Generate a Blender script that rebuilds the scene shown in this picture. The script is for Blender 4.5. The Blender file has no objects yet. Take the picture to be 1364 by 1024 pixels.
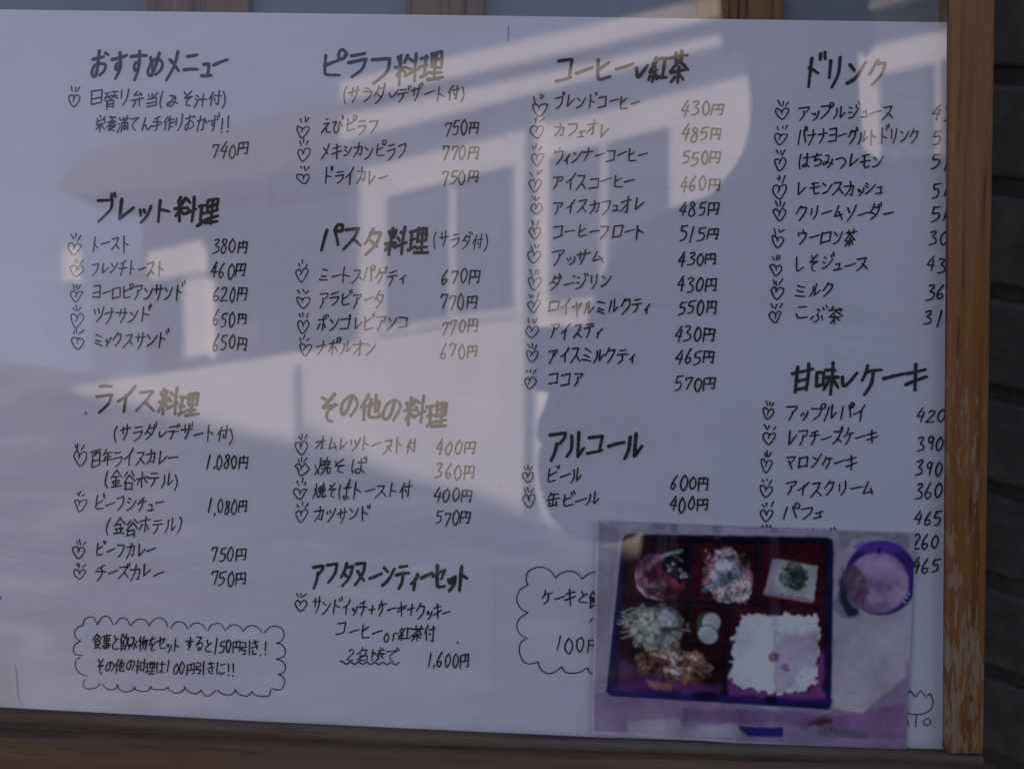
import bpy, math, random
import numpy as np
from mathutils import Vector, Matrix, noise

random.seed(7)
R = math.radians
scn = bpy.context.scene
COL = scn.collection

# ------------------------------------------------------------------ camera
PW, PH = 1364.0, 1024.0            # size of the photograph the positions were read from
FPX = 1646.0                       # focal length in those pixels
DIST = 0.52                        # camera to board, metres
TILT = R(18.0)                     # the board leans back
BOARD = Matrix.Translation((0, 0, 1.05)) @ Matrix.Rotation(-TILT, 4, 'X')   # board space: x right, y into the board, z up the board

def basis(yaw, pitch, roll):
    f = Vector((math.sin(yaw) * math.cos(pitch), math.cos(yaw) * math.cos(pitch), math.sin(pitch)))
    r = f.cross(Vector((0, 0, 1))).normalized()
    u = r.cross(f)
    c, s = math.cos(roll), math.sin(roll)
    return f, r * c + u * s, u * c - r * s

F_, R_, U_ = basis(R(-3.0), R(-1.2), R(1.5))
CAM_L = F_ * -DIST                 # camera in board space
cam_d = bpy.data.cameras.new('camera')
cam_d.sensor_width = 36.0
cam_d.lens = FPX / PW * 36.0
cam_d.clip_start = 0.02
cam_d.clip_end = 500
cam_d.dof.use_dof = True
cam_d.dof.focus_distance = DIST
cam_d.dof.aperture_fstop = 10.0
cam = bpy.data.objects.new('camera', cam_d)
COL.objects.link(cam)
m = Matrix((R_, U_, -F_)).transposed().to_4x4()
m.translation = CAM_L
cam.matrix_world = BOARD @ m
scn.camera = cam

# ------------------------------------------------------------------ sky, sun, exposure
SUN_TO = Vector((0.45, 0.89, 0.0)).normalized()
SUN_EL = R(31)
SUN_DIR = (SUN_TO * math.cos(SUN_EL) + Vector((0, 0, math.sin(SUN_EL)))).normalized()   # towards the sun
w = bpy.data.worlds.new("World")
scn.world = w
w.use_nodes = True
nt = w.node_tree
sky = nt.nodes.new('ShaderNodeTexSky')
sky.sky_type = 'NISHITA'
sky.sun_disc = False
sky.sun_elevation = SUN_EL
sky.sun_rotation = math.atan2(SUN_TO.x, SUN_TO.y)
sky.air_density = 0.8
sky.dust_density = 1.6
bgn = nt.nodes['Background']
nt.links.new(sky.outputs[0], bgn.inputs[0])
bgn.inputs[1].default_value = 0.10
sd = bpy.data.lights.new('sun', 'SUN')
sd.energy = 4.5
sd.angle = R(0.5)
sd.color = (1.0, 0.975, 0.945)
sun = bpy.data.objects.new('sun', sd)
COL.objects.link(sun)
sun.rotation_euler = (-SUN_DIR).to_track_quat('-Z', 'Y').to_euler()
sun.location = (0, 0, 20)
scn.view_settings.view_transform = 'Standard'
scn.view_settings.look = 'None'
scn.view_settings.exposure = 1.68
scn.view_settings.gamma = 1.0
scn.view_settings.use_curve_mapping = False
scn.view_settings.use_white_balance = True
scn.view_settings.white_balance_temperature = 8000
scn.view_settings.white_balance_tint = 21

# ------------------------------------------------------------------ helpers
def ray_l(px, py):
    return (F_ * FPX + R_ * (px - PW / 2) - U_ * (py - PH / 2)).normalized()

def at(px, py, y=0.0):
    """photo position -> point of the board-space plane at depth y"""
    d = ray_l(px, py)
    t = (y - CAM_L.y) / d.y
    return CAM_L + d * t

CAM_W = BOARD @ CAM_L
B3 = BOARD.to_3x3()

def mirror_ray(px, py):
    """world-space ray that the glass sends back towards that photo position"""
    p = at(px, py, 0.0)
    d = ray_l(px, py)
    return BOARD @ p, (B3 @ Vector((d.x, -d.y, d.z))).normalized()

def mirror_at(px, py, p0, n):
    o, d = mirror_ray(px, py)
    t = (p0 - o).dot(n) / d.dot(n)
    return o + d * t

def link(name, me, parent=None, mat=None, mw=None):
    o = bpy.data.objects.new(name, me)
    COL.objects.link(o)
    if mat is not None:
        me.materials.append(mat)
    if parent is not None:
        o.parent = parent
    elif mw is not None:
        o.matrix_world = mw
    return o

def mesh(name, v, f, mat, parent=None, mw=None, smooth=False):
    me = bpy.data.meshes.new(name)
    me.from_pydata([tuple(p) for p in v], [], f)
    me.update()
    if smooth:
        me.polygons.foreach_set('use_smooth', [True] * len(me.polygons))
    return link(name, me, parent, mat, mw)

def empty(name, mw, parent=None):
    o = bpy.data.objects.new(name, None)
    COL.objects.link(o)
    o.empty_display_size = 0.05
    if parent is not None:
        o.parent = parent
    else:
        o.matrix_world = mw
    return o

def tag(o, label=None, cat=None, group=None, kind=None):
    if label: o['label'] = label
    if cat: o['category'] = cat
    if group: o['group'] = group
    if kind: o['kind'] = kind
    return o

def prism(name, front, back, mat, parent=None, mw=None, bevel=0.0, seg=2):
    """closed solid between two outlines of the same length"""
    n = len(front)
    v = list(front) + list(back)
    f = [tuple(range(n)), tuple(range(2 * n - 1, n - 1, -1))]
    for i in range(n):
        j = (i + 1) % n
        f.append((i, i + n, j + n, j))
    o = mesh(name, v, f, mat, parent, mw)
    import bmesh
    bm = bmesh.new(); bm.from_mesh(o.data)
    bmesh.ops.recalc_face_normals(bm, faces=bm.faces)
    bm.to_mesh(o.data); bm.free()
    if bevel:
        b = o.modifiers.new('bevel', 'BEVEL')
        b.width = bevel; b.segments = seg; b.limit_method = 'ANGLE'; b.angle_limit = R(40)
        o.data.polygons.foreach_set('use_smooth', [True] * len(o.data.polygons))
    return o

def board_block(name, poly, y0, y1, mat, parent=None, bevel=0.0, mw=None, seg=2):
    """solid whose front outline at depth y0 is the photo outline; straight sides back to depth y1"""
    fr = [at(x, y, y0) for x, y in poly]
    bk = [Vector((p.x, y1, p.z)) for p in fr]
    return prism(name, fr, bk, mat, parent, mw, bevel, seg)

def box(name, c, s, mat, parent=None, mw=None, bevel=0.0):
    c = Vector(c); x, y, z = s[0] / 2, s[1] / 2, s[2] / 2
    fr = [c + Vector(p) for p in ((-x, -y, -z), (x, -y, -z), (x, -y, z), (-x, -y, z))]
    bk = [p + Vector((0, s[1], 0)) for p in fr]
    return prism(name, fr, bk, mat, parent, mw, bevel)

# ------------------------------------------------------------------ materials
def material(name):
    ma = bpy.data.materials.new(name)
    ma.use_nodes = True
    n = ma.node_tree.nodes
    return ma, ma.node_tree, n['Principled BSDF'], n

def N(t, kind, **kw):
    n = t.nodes.new(kind)
    for k, v in kw.items():
        setattr(n, k, v)
    return n

def noise_tex(t, scale, vec=None, detail=4, rough=0.55, dist=0.0):
    n = N(t, 'ShaderNodeTexNoise')
    n.inputs['Scale'].default_value = scale
    n.inputs['Detail'].default_value = detail
    n.inputs['Roughness'].default_value = rough
    n.inputs['Distortion'].default_value = dist
    if vec is not None:
        t.links.new(vec, n.inputs['Vector'])
    return n.outputs['Fac']

def coords(t, scale=(1, 1, 1), rot=(0, 0, 0), loc=(0, 0, 0)):
    tc = N(t, 'ShaderNodeTexCoord')
    mp = N(t, 'ShaderNodeMapping')
    mp.inputs['Scale'].default_value = scale
    mp.inputs['Rotation'].default_value = rot
    mp.inputs['Location'].default_value = loc
    t.links.new(tc.outputs['Object'], mp.inputs['Vector'])
    return mp.outputs['Vector']

def ramp(t, fac, stops):
    n = N(t, 'ShaderNodeValToRGB')
    e = n.color_ramp.elements
    while len(e) < len(stops):
        e.new(0.5)
    for el, (p, c) in zip(e, stops):
        el.position = p
        el.color = (*c, 1) if len(c) == 3 else c
    t.links.new(fac, n.inputs['Fac'])
    return n.outputs['Color']

def mixc(t, fac, a, b, mode='MIX'):
    n = N(t, 'ShaderNodeMix', data_type='RGBA', blend_type=mode)
    for sock, v in ((n.inputs[0], fac), (n.inputs[6], a), (n.inputs[7], b)):
        if hasattr(v, 'node'):
            t.links.new(v, sock)
        elif isinstance(v, (int, float)):
            sock.default_value = v
        else:
            sock.default_value = (*v, 1)
    return n.outputs[2]

def bump(t, p, h, strength, dist):
    b = N(t, 'ShaderNodeBump')
    b.inputs['Strength'].default_value = strength
    b.inputs['Distance'].default_value = dist
    t.links.new(h, b.inputs['Height'])
    t.links.new(b.outputs['Normal'], p.inputs['Normal'])

def math_(t, op, a, b=None, clamp=False):
    n = N(t, 'ShaderNodeMath', operation=op, use_clamp=clamp)
    for s, v in zip(n.inputs, (a, b)):
        if v is None: continue
        if hasattr(v, 'node'): t.links.new(v, s)
        else: s.default_value = v
    return n.outputs[0]

def plain(name, col, rough=0.6, var=0.25, scale=6.0, bmp=0.0, bdist=0.01):
    ma, t, p, n = material(name)
    v = coords(t)
    f = noise_tex(t, scale, v, 6, 0.6)
    lo = tuple(c * (1 - var) for c in col); hi = tuple(min(1, c * (1 + var)) for c in col)
    t.links.new(ramp(t, f, [(0.3, lo), (0.7, hi)]), p.inputs['Base Color'])
    p.inputs['Roughness'].default_value = rough
    if bmp:
        bump(t, p, f, bmp, bdist)
    return ma

def paper_material(name, seed):
    ma, t, p, n = material(name)
    v = coords(t, loc=(seed, 0, 0))
    big = noise_tex(t, 9, v, 5, 0.6)
    base = ramp(t, big, [(0.25, (0.70, 0.655, 0.735)), (0.75, (0.765, 0.725, 0.795))])
    stain = noise_tex(t, 38, v, 3, 0.5, 0.8)
    base = mixc(t, ramp(t, stain, [(0.66, (0, 0, 0)), (0.80, (0.35,) * 3)]), base, (0.56, 0.54, 0.55))
    vo = N(t, 'ShaderNodeTexVoronoi'); vo.inputs['Scale'].default_value = 55
    vo.inputs['Randomness'].default_value = 1.0
    t.links.new(v, vo.inputs['Vector'])
    sp = N(t, 'ShaderNodeSeparateColor'); t.links.new(vo.outputs['Color'], sp.inputs[0])
    near = math_(t, 'LESS_THAN', vo.outputs['Distance'], 0.05)
    few = math_(t, 'GREATER_THAN', sp.outputs[0], 0.86)
    base = mixc(t, math_(t, 'MULTIPLY', math_(t, 'MULTIPLY', near, few), 0.8), base, (0.12, 0.10, 0.10))
    t.links.new(base, p.inputs['Base Color'])
    p.inputs['Roughness'].default_value = 0.75
    wv = coords(t, scale=(4, 1, 16), rot=(0, R(-12), 0), loc=(seed, 0, 0))
    wr = noise_tex(t, 1.0, wv, 4, 0.55, 0.6)
    fib = noise_tex(t, 1.0, coords(t, scale=(420, 60, 420)), 3, 0.6)
    cr = N(t, 'ShaderNodeTexVoronoi', feature='DISTANCE_TO_EDGE'); cr.inputs['Scale'].default_value = 5.5
    wv2 = coords(t, scale=(1.6, 1, 0.8), rot=(0, R(28), 0), loc=(seed, 0, 2))
    wob = N(t, 'ShaderNodeVectorMath', operation='ADD'); t.links.new(wv2, wob.inputs[0])
    nz = N(t, 'ShaderNodeTexNoise'); nz.inputs['Scale'].default_value = 6; nz.inputs['Detail'].default_value = 4; t.links.new(wv2, nz.inputs['Vector'])
    sc_ = N(t, 'ShaderNodeVectorMath', operation='SCALE'); t.links.new(nz.outputs['Color'], sc_.inputs[0]); sc_.inputs['Scale'].default_value = 0.16
    t.links.new(sc_.outputs[0], wob.inputs[1]); t.links.new(wob.outputs[0], cr.inputs['Vector'])
    crease = ramp(t, cr.outputs['Distance'], [(0.0, (1, 1, 1)), (0.035, (0, 0, 0))])
    hsum = math_(t, 'ADD', math_(t, 'ADD', wr, math_(t, 'MULTIPLY', fib, 0.012)), math_(t, 'MULTIPLY', crease, 0.035))
    bump(t, p, hsum, 0.6, 0.008)
    return ma

def ink_material(name, col, var):
    ma, t, p, n = material(name)
    f = noise_tex(t, 260, coords(t), 3, 0.6)
    t.links.new(ramp(t, f, [(0.3, col), (0.75, tuple(c + var for c in col))]), p.inputs['Base Color'])
    p.inputs['Roughness'].default_value = 0.7
    return ma

def wood(name, dark, mid, light, along='Z', worn=0.0, worn_col=(0.34, 0.25, 0.18), rough=0.55, scale=1.0, grey=0.0):
    ma, t, p, n = material(name)
    s = {'Z': (120, 60, 4), 'X': (5, 60, 130)}[along]
    s = tuple(a * scale for a in s)
    v = coords(t, scale=s)
    warp = coords(t, scale=tuple(a * 0.12 for a in s))
    g1 = noise_tex(t, 1.0, v, 6, 0.65, 0.4)
    g2 = noise_tex(t, 1.0, warp, 4, 0.6, 1.2)
    c = ramp(t, g2, [(0.25, dark), (0.5, mid), (0.8, light)])
    c = mixc(t, 0.65, c, ramp(t, g1, [(0.34, tuple(a * 0.3 for a in dark)), (0.47, mid), (0.68, light)]))
    fine = noise_tex(t, 1.0, coords(t, scale=tuple(a * 3.2 for a in s)), 4, 0.6)
    c = mixc(t, ramp(t, fine, [(0.57, (0, 0, 0)), (0.66, (0.85,) * 3)]), c, tuple(a * 0.35 for a in dark))
    if grey:
        gk = noise_tex(t, 1.0, coords(t, scale=tuple(a * 0.25 for a in s), loc=(3, 1, 7)), 5, 0.6)
        c = mixc(t, ramp(t, gk, [(0.40, (0, 0, 0)), (0.6, (grey,) * 3)]), c, (0.17, 0.16, 0.16))
    if worn:
        ws = {'Z': (520, 60, 85), 'X': (85, 60, 520)}[along]
        wv = coords(t, scale=ws, rot=(0, R(28), 0))
        wn = noise_tex(t, 1.0, wv, 5, 0.62, 0.5)
        area = noise_tex(t, 14, coords(t, loc=(0.3, 0, 0.1)), 3, 0.5)
        tc = N(t, 'ShaderNodeTexCoord')
        sx = N(t, 'ShaderNodeSeparateXYZ'); t.links.new(tc.outputs['Object'], sx.inputs[0])
        low = N(t, 'ShaderNodeMapRange'); t.links.new(sx.outputs['Z'], low.inputs[0])
        low.inputs[1].default_value = 0.03; low.inputs[2].default_value = -0.12
        low.inputs[3].default_value = 0.0; low.inputs[4].default_value = 0.165
        lft = N(t, 'ShaderNodeMapRange'); t.links.new(sx.outputs['X'], lft.inputs[0])
        lft.inputs[1].default_value = 0.200; lft.inputs[2].default_value = 0.186; lft.inputs[3].default_value = -0.10; lft.inputs[4].default_value = 0.015
        thr = math_(t, 'ADD', math_(t, 'ADD', math_(t, 'ADD', wn, lft.outputs[0]), low.outputs[0]), math_(t, 'MULTIPLY', area, 0.22))
        up = N(t, 'ShaderNodeMapRange'); t.links.new(sx.outputs['Z'], up.inputs[0])
        up.inputs[1].default_value = 0.02; up.inputs[2].default_value = 0.15; up.inputs[3].default_value = 0.0; up.inputs[4].default_value = 0.62
        c = mixc(t, up.outputs[0], c, mixc(t, ramp(t, g1, [(0.36, (0.25,) * 3), (0.5, (1, 1, 1))]), (0.07, 0.03, 0.012), ramp(t, g2, [(0.3, (0.20, 0.10, 0.036)), (0.7, (0.27, 0.145, 0.062))])))
        k = ramp(t, thr, [(0.70, (0, 0, 0)), (0.79, (worn,) * 3)])
        k = math_(t, 'MULTIPLY', k, math_(t, 'SUBTRACT', 1.0, math_(t, 'MULTIPLY', up.outputs[0], 1.35), True))
        c = mixc(t, k, c, mixc(t, wn, worn_col, tuple(a * 0.6 for a in worn_col)))
    t.links.new(c, p.inputs['Base Color'])
    p.inputs['Roughness'].default_value = rough
    p.inputs['Specular IOR Level'].default_value = 0.25
    bump(t, p, g1, 0.5, 0.0006)
    return ma

def glass_material(name):
    ma = bpy.data.materials.new(name); ma.use_nodes = True
    t = ma.node_tree
    t.nodes.clear()
    out = N(t, 'ShaderNodeOutputMaterial')
    tr = N(t, 'ShaderNodeBsdfTransparent'); tr.inputs[0].default_value = (0.93, 0.945, 0.94, 1)
    gl = N(t, 'ShaderNodeBsdfGlossy'); gl.inputs['Roughness'].default_value = 0.0
    fr = N(t, 'ShaderNodeFresnel'); fr.inputs['IOR'].default_value = 1.52
    k = math_(t, 'MULTIPLY', fr.outputs[0], 1.9, True)
    wv = coords(t, scale=(5, 1, 4))
    h = noise_tex(t, 1.0, wv, 1, 0.4)
    b = N(t, 'ShaderNodeBump'); b.inputs['Strength'].default_value = 0.06; b.inputs['Distance'].default_value = 0.004
    t.links.new(h, b.inputs['Height']); t.links.new(b.outputs[0], gl.inputs['Normal'])
    mx = N(t, 'ShaderNodeMixShader')
    t.links.new(k, mx.inputs[0]); t.links.new(tr.outputs[0], mx.inputs[1]); t.links.new(gl.outputs[0], mx.inputs[2])
    t.links.new(mx.outputs[0], out.inputs['Surface'])
    return ma

M_INK = ink_material('black_pen_ink', (0.012, 0.012, 0.016), 0.02)
M_MARK = ink_material('black_marker_ink', (0.014, 0.014, 0.017), 0.03)
M_STILE = wood('varnished_wood', (0.10, 0.030, 0.005), (0.19, 0.068, 0.014), (0.26, 0.115, 0.032), 'Z', worn=0.75)
M_RAIL = wood('weathered_wood', (0.035, 0.019, 0.009), (0.090, 0.052, 0.024), (0.16, 0.105, 0.06), 'X', rough=0.75, grey=0.5, scale=0.9)
M_SILL = wood('brown_sill_wood', (0.045, 0.019, 0.008), (0.105, 0.048, 0.021), (0.175, 0.09, 0.045), 'X', rough=0.8, scale=0.8, grey=0.18)
M_BATTEN = wood('batten_wood', (0.12, 0.055, 0.022), (0.21, 0.105, 0.045), (0.28, 0.15, 0.07), 'Z', rough=0.6)
M_GLASS = glass_material('window_glass')
M_BACK = plain('dim_back_panel', (0.20, 0.22, 0.25), 0.8, 0.3, 3)
M_BRICK = plain('charcoal_brick', (0.075, 0.068, 0.066), 0.85, 0.35, 60, 0.6, 0.003)
M_MORTAR = plain('dark_mortar', (0.055, 0.05, 0.048), 0.9, 0.4, 80)
M_WHITE = plain('white_stucco', (0.78, 0.775, 0.765), 0.85, 0.10, 2.2)
M_TRIM = plain('white_trim', (0.78, 0.775, 0.765), 0.6, 0.03, 4)
M_PINK = plain('pinkish_plaster', (0.62, 0.50, 0.45), 0.85, 0.06, 3)
M_DARKWIN = plain('dark_window_pane', (0.10, 0.10, 0.12), 0.25, 0.3, 1.2)
M_ROOF = plain('grey_brown_roof', (0.10, 0.085, 0.085), 0.8, 0.15, 5)
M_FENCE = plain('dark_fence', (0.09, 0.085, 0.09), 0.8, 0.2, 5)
M_SHADE, _t, _p, _n = material('streaked_shade')  # dark shade tone with pale streaks of light painted into the colour
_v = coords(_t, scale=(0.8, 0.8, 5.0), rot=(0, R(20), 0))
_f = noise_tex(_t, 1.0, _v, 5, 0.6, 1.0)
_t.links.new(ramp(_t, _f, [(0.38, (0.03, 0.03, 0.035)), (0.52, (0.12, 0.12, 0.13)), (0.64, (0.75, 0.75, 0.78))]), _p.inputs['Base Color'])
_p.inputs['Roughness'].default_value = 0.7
M_PLASTER = plain('shop_plaster', (0.20, 0.19, 0.18), 0.9, 0.1, 3)
M_ROAD = plain('asphalt', (0.055, 0.055, 0.055), 0.9, 0.25, 25)
M_CLOTH = plain('dark_jacket', (0.020, 0.021, 0.026), 0.9, 0.2, 30)
M_TROUS = plain('dark_trousers', (0.018, 0.018, 0.020), 0.9, 0.2, 30)
M_SKIN = plain('skin', (0.30, 0.19, 0.14), 0.6, 0.1, 20)
M_HAIR = plain('black_hair', (0.012, 0.011, 0.010), 0.6, 0.2, 60)
M_CAMERA = plain('black_plastic', (0.018, 0.018, 0.019), 0.5, 0.1, 40)

# ------------------------------------------------------------------ the setting: street, shop wall, house opposite
tag(mesh('street', [(-240, -240, 0), (240, -240, 0), (240, 240, 0), (-240, 240, 0)], [(0, 1, 2, 3)], M_ROAD), kind='structure')

HOUSE_U = Vector((-0.90, -0.436, 0)).normalized()        # along the facade, away to the left
HOUSE_N = Vector((-0.436, 0.90, 0)).normalized()         # out of the facade
o_, d_ = mirror_ray(682, 420)
HOUSE_P = o_ + d_ * 8.6

def facade(px, py, off=0.0):
    return mirror_at(px, py, HOUSE_P + HOUSE_N * off, HOUSE_N)

def slab(name, poly, off, thick, mat, parent):
    fr = [facade(x, y, off) for x, y in poly]
    bk = [p - HOUSE_N * thick for p in fr]
    return prism(name, fr, bk, mat, parent)

def para(x0, x1, ya0, ya1, yb0, yb1):
    return [(x0, ya0), (x1, ya1), (x1, yb1), (x0, yb0)]

def ln(p, q, x):
    return p[1] + (q[1] - p[1]) * (x - p[0]) / (q[0] - p[0])

LA = ((627, 70), (905, 6)); LB = ((513, 174), (816, 97)); LC = ((503, 210), (847, 133)); LD = ((560, 251), (893, 169)); LE = ((513, 436), (700, 410))
white_house = empty('white_house', Matrix.Translation(HOUSE_P))
tag(white_house, 'white two storey house with upstairs windows, mirrored across the middle of the glass', 'house')
hp = empty('house_body', Matrix.Identity(4)); bpy.data.objects.remove(hp)
inv = Matrix.Translation(-HOUSE_P)
def hpart(name, poly, off, thick, mat, parent=white_house):
    fr = [facade(x, y, off) - HOUSE_P for x, y in poly]
    bk = [p - HOUSE_N * thick for p in fr]
    return prism(name, fr, bk, mat, parent)

xr = 1420
hpart('wall', [(478, ln(*LC, 478) - 40), (xr, ln(*LC, xr) - 40), (xr, 1250), (402, 1250), (402, 467), (478, 452)], 0.0, 3.0, M_WHITE)
hpart('fascia', [(452, ln(*LA, 452)), (xr, ln(*LA, xr)), (xr, ln(*LB, xr)), (452, ln(*LB, 452))], 0.19, 0.06, M_TRIM)
hpart('gutter', [(452, ln(*LA, 452) + 26), (xr, ln(*LA, xr) + 34), (xr, ln(*LA, xr) + 42), (452, ln(*LA, 452) + 32)], 0.25, 0.055, M_ROOF)
hpart('soffit', [(452, ln(*LB, 452) - 5), (xr, ln(*LB, xr) - 5), (xr, ln(*LB, xr) - 1), (452, ln(*LB, 452) - 1)], 0.13, 0.6, M_TRIM)
hpart('drain_pipe', [(712, ln(*LC, 712) - 26), (719, ln(*LC, 719) - 26), (719, 1200), (712, 1200)], 0.10, 0.08, M_TRIM)
for k, xs in enumerate((560, 640, 760, 850, 960)):
    hpart('rafter_end', [(xs, ln(*LB, xs) - 8), (xs + 8, ln(*LB, xs) - 10), (xs + 8, ln(*LB, xs) + 3), (xs, ln(*LB, xs) + 5)], 0.145, 0.1, M_ROOF)
def window(x0, x1, ytop, ybot, split):
    f = hpart('window', [(x0, ytop[0]), (x1, ytop[1]), (x1, ybot[1]), (x0, ybot[0])], 0.012, 0.01, M_DARKWIN)
    hpart('window_sill', [(x0 - 6, ybot[0] - 1), (x1 + 6, ybot[1] - 4), (x1 + 6, ybot[1] + 5), (x0 - 6, ybot[0] + 8)], 0.020, 0.018, M_TRIM)
    hpart('window_rail', [(x0, ytop[0] + 2), (x1, ytop[1] + 2), (x1, ytop[1] + 8), (x0, ytop[0] + 8)], 0.030, 0.017, M_ROOF)
    for xs, wd in split:
        hpart('window_post', [(xs, ln((x0, ytop[0]), (x1, ytop[1]), xs)), (xs + wd, ln((x0, ytop[0]), (x1, ytop[1]), xs + wd)),
              (xs + wd, ln((x0, ybot[0]), (x1, ybot[1]), xs + wd)), (xs, ln((x0, ybot[0]), (x1, ybot[1]), xs))], 0.034, 0.021, M_TRIM)
    return f
window(514, 684, (ln(*LD, 514), ln(*LD, 684)), (436, 412), [(598, 5)])
window(732, 892, (ln(*LD, 732), ln(*LD, 892)), (ln(*LE, 732), ln(*LE, 892)), [(800, 6)])
window(1174, 1320, (ln(*LD, 1174), ln(*LD, 1320)), (ln(*LE, 1174), ln(*LE, 1320)), [(1245, 6)])

# lower wing with a balcony on the left
wing = empty('low_wing', Matrix.Translation(HOUSE_P))
tag(wing, 'lower house with brown roof and balcony, mirrored left of the white house', 'house')
def wpart(name, poly, off, thick, mat):
    return hpart(name, poly, off, thick, mat, wing)
wpart('roof', [(72, 248), (118, 198), (300, 168), (456, 128), (456, 215), (275, 246), (120, 258)], -0.25, 0.6, M_ROOF)
wpart('wall', [(190, 262), (500, 205), (500, 452), (190, 494)], -1.2, 0.2, M_ROOF)
wpart('parapet', [(100, 514), (402, 466), (402, 1250), (100, 1250)], -0.1, 0.25, M_WHITE)
wpart('lit_panel', [(197, 336), (268, 318), (268, 360), (197, 374)], -0.6, 0.08, M_WHITE)
wpart('column', [(245, 372), (272, 366), (272, 470), (245, 475)], -0.5, 0.15, M_WHITE)
wpart('column', [(462, 245), (482, 240), (482, 456), (470, 458)], -0.2, 0.15, M_PINK)
wpart('railing', [(122, 372), (196, 358), (196, 368), (122, 383)], -0.2, 0.05, M_FENCE)
for k in range(7):
    x = 124 + k * 11
    wpart('baluster', [(x, 380 - k * 2), (x + 3, 379.5 - k * 2), (x + 3, 500 - k * 2), (x, 500 - k * 2)], -0.2, 0.04, M_FENCE)
wpart('drain_pipe', [(84, 330), (98, 326), (98, 372), (84, 376)], -0.4, 0.1, M_WHITE)

SHADE_N = HOUSE_N
shade_p = HOUSE_P + HOUSE_N * 0.9  # added slab: dark colour and sloped top stand in for shade on the house
fr = [mirror_at(x, y, shade_p, HOUSE_N) for x, y in ((-60, 486), (92, 522), (250, 562), (400, 596), (520, 634), (640, 664), (720, 700), (860, 746), (1420, 900), (1420, 1500), (-60, 1500))]
tag(prism('shade_slab', fr, [p - HOUSE_N * 0.7 for p in fr], M_SHADE), 'added dark slab standing in for shade low on the white house, mirrored low in the glass', 'shade slab')

# dark fence further down the street
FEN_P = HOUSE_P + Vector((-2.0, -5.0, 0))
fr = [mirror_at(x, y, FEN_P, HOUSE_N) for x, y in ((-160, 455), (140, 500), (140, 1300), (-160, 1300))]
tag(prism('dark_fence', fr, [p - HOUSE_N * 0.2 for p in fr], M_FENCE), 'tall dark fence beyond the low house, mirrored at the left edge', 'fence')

# the shop behind the board: its roof edge throws the shadow line on the house opposite
edge = []
for x, y in ((60, 505), (100, 516), (250, 552), (400, 588), (520, 625), (640, 655), (720, 690), (860, 735)):
    q = facade(x, y, 0.0 if x > 400 else -0.1)
    t = (1.0 - q.y) / SUN_DIR.y
    edge.append(q + SUN_DIR * t)
edge.sort(key=lambda p: p.x)
top = [(edge[0].x - 1.5, edge[0].z)] + [(p.x, p.z) for p in edge] + [(edge[-1].x + 14, edge[-1].z - 0.6)]
print('shop roof edge', [(round(a, 2), round(b, 2)) for a, b in top])
outline = [(top[0][0], 0.0)] + top + [(top[-1][0], 0.0)]
shop = empty('shop_building', Matrix.Translation((0, 1.0, 0)))
tag(shop, 'tall grey plaster shop front standing behind the menu board', 'building')
prism('wall', [(x, 0.0, z) for x, z in outline], [(x, 0.35, z) for x, z in outline], M_PLASTER, shop)

# ------------------------------------------------------------------ brick pier at the right
BRK_P = BOARD @ at(1330, 500, 0.075)
BRK_U = Vector((0.80, -0.60, 0)).normalized()
BRK_N = Vector((-0.60, -0.80, 0)).normalized()
pier_m = Matrix((BRK_U, -BRK_N, Vector((0, 0, 1)))).transposed().to_4x4()
pier_m.translation = Vector((BRK_P.x, BRK_P.y, 0))
pier = empty('brick_wall', pier_m)
tag(pier, 'charcoal brick wall with deep dark joints beside the wooden frame', 'wall')
box('mortar_core', (0.05, 0.1285, 1.0), (0.5, 0.25, 2.0), M_MORTAR, pier)
bv, bf = [], []
BH, BP, BL = 0.0405, 0.0485, 0.19
for r in range(int(2.0 / BP)):
    z0 = r * BP + 0.012
    x = -0.13 - (0.10 if r % 2 else 0.0)
    while x < 0.3:
        a, b = max(x, -0.2), min(x + BL, 0.3)
        if b - a > 0.02:
            i = len(bv); dz = random.uniform(-0.001, 0.001); dy = random.uniform(-0.0008, 0.0008)
            bv += [(a, dy, z0 + dz), (b, dy, z0 + dz), (b, dy, z0 + BH + dz), (a, dy, z0 + BH + dz), (a, 0.03, z0 + dz), (b, 0.03, z0 + dz), (b, 0.03, z0 + BH + dz), (a, 0.03, z0 + BH + dz)]
            bf += [(i, i + 1, i + 2, i + 3), (i + 1, i + 5, i + 6, i + 2), (i + 4, i, i + 3, i + 7), (i + 3, i + 2, i + 6, i + 7), (i + 4, i + 5, i + 1, i)]
        x += BL + 0.0085
bo = mesh('brick_face', bv, bf, M_BRICK, pier)
b = bo.modifiers.new('bevel', 'BEVEL'); b.width = 0.002; b.segments = 2

# ------------------------------------------------------------------ the menu board
board = empty('menu_board', BOARD)
tag(board, 'leaning wooden framed notice board with a glass front, worn orange brown stile', 'notice board')
stile = board_block('stile', [(1270.5, -220), (1329.5, -220), (1310, 1004), (1262.5, 1004)], -0.0045, 0.03, M_STILE, board, 0.0008)
board_block('stile', [(-330, -220), (-270, -220), (-262, 1004), (-325, 1004)], -0.0045, 0.03, M_STILE, board, 0.0008)
board_block('top_rail', [(-330, -285), (1329.5, -285), (1328.5, -222), (-330, -222)], -0.0045, 0.03, M_STILE, board, 0.0008)
board_block('bottom_rail', [(-330, 931), (0, 948), (330, 966), (790, 988), (1256, 1004.5), (1312, 1006.5), (1311, 1023), (500, 996.5), (0, 975), (-330, 962)], -0.0040, 0.03, M_RAIL, board, 0.0016, seg=3)
board_block('sill', [(-340, 965), (0, 979), (500, 1001), (1311, 1027), (1330, 1028), (1330, 1220), (-340, 1190)], -0.014, 0.03, M_SILL, board, 0.003, seg=3)
gl = [at(-300, -240), at(1300, -240), at(1290, 1010), at(-300, 945)]
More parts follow.
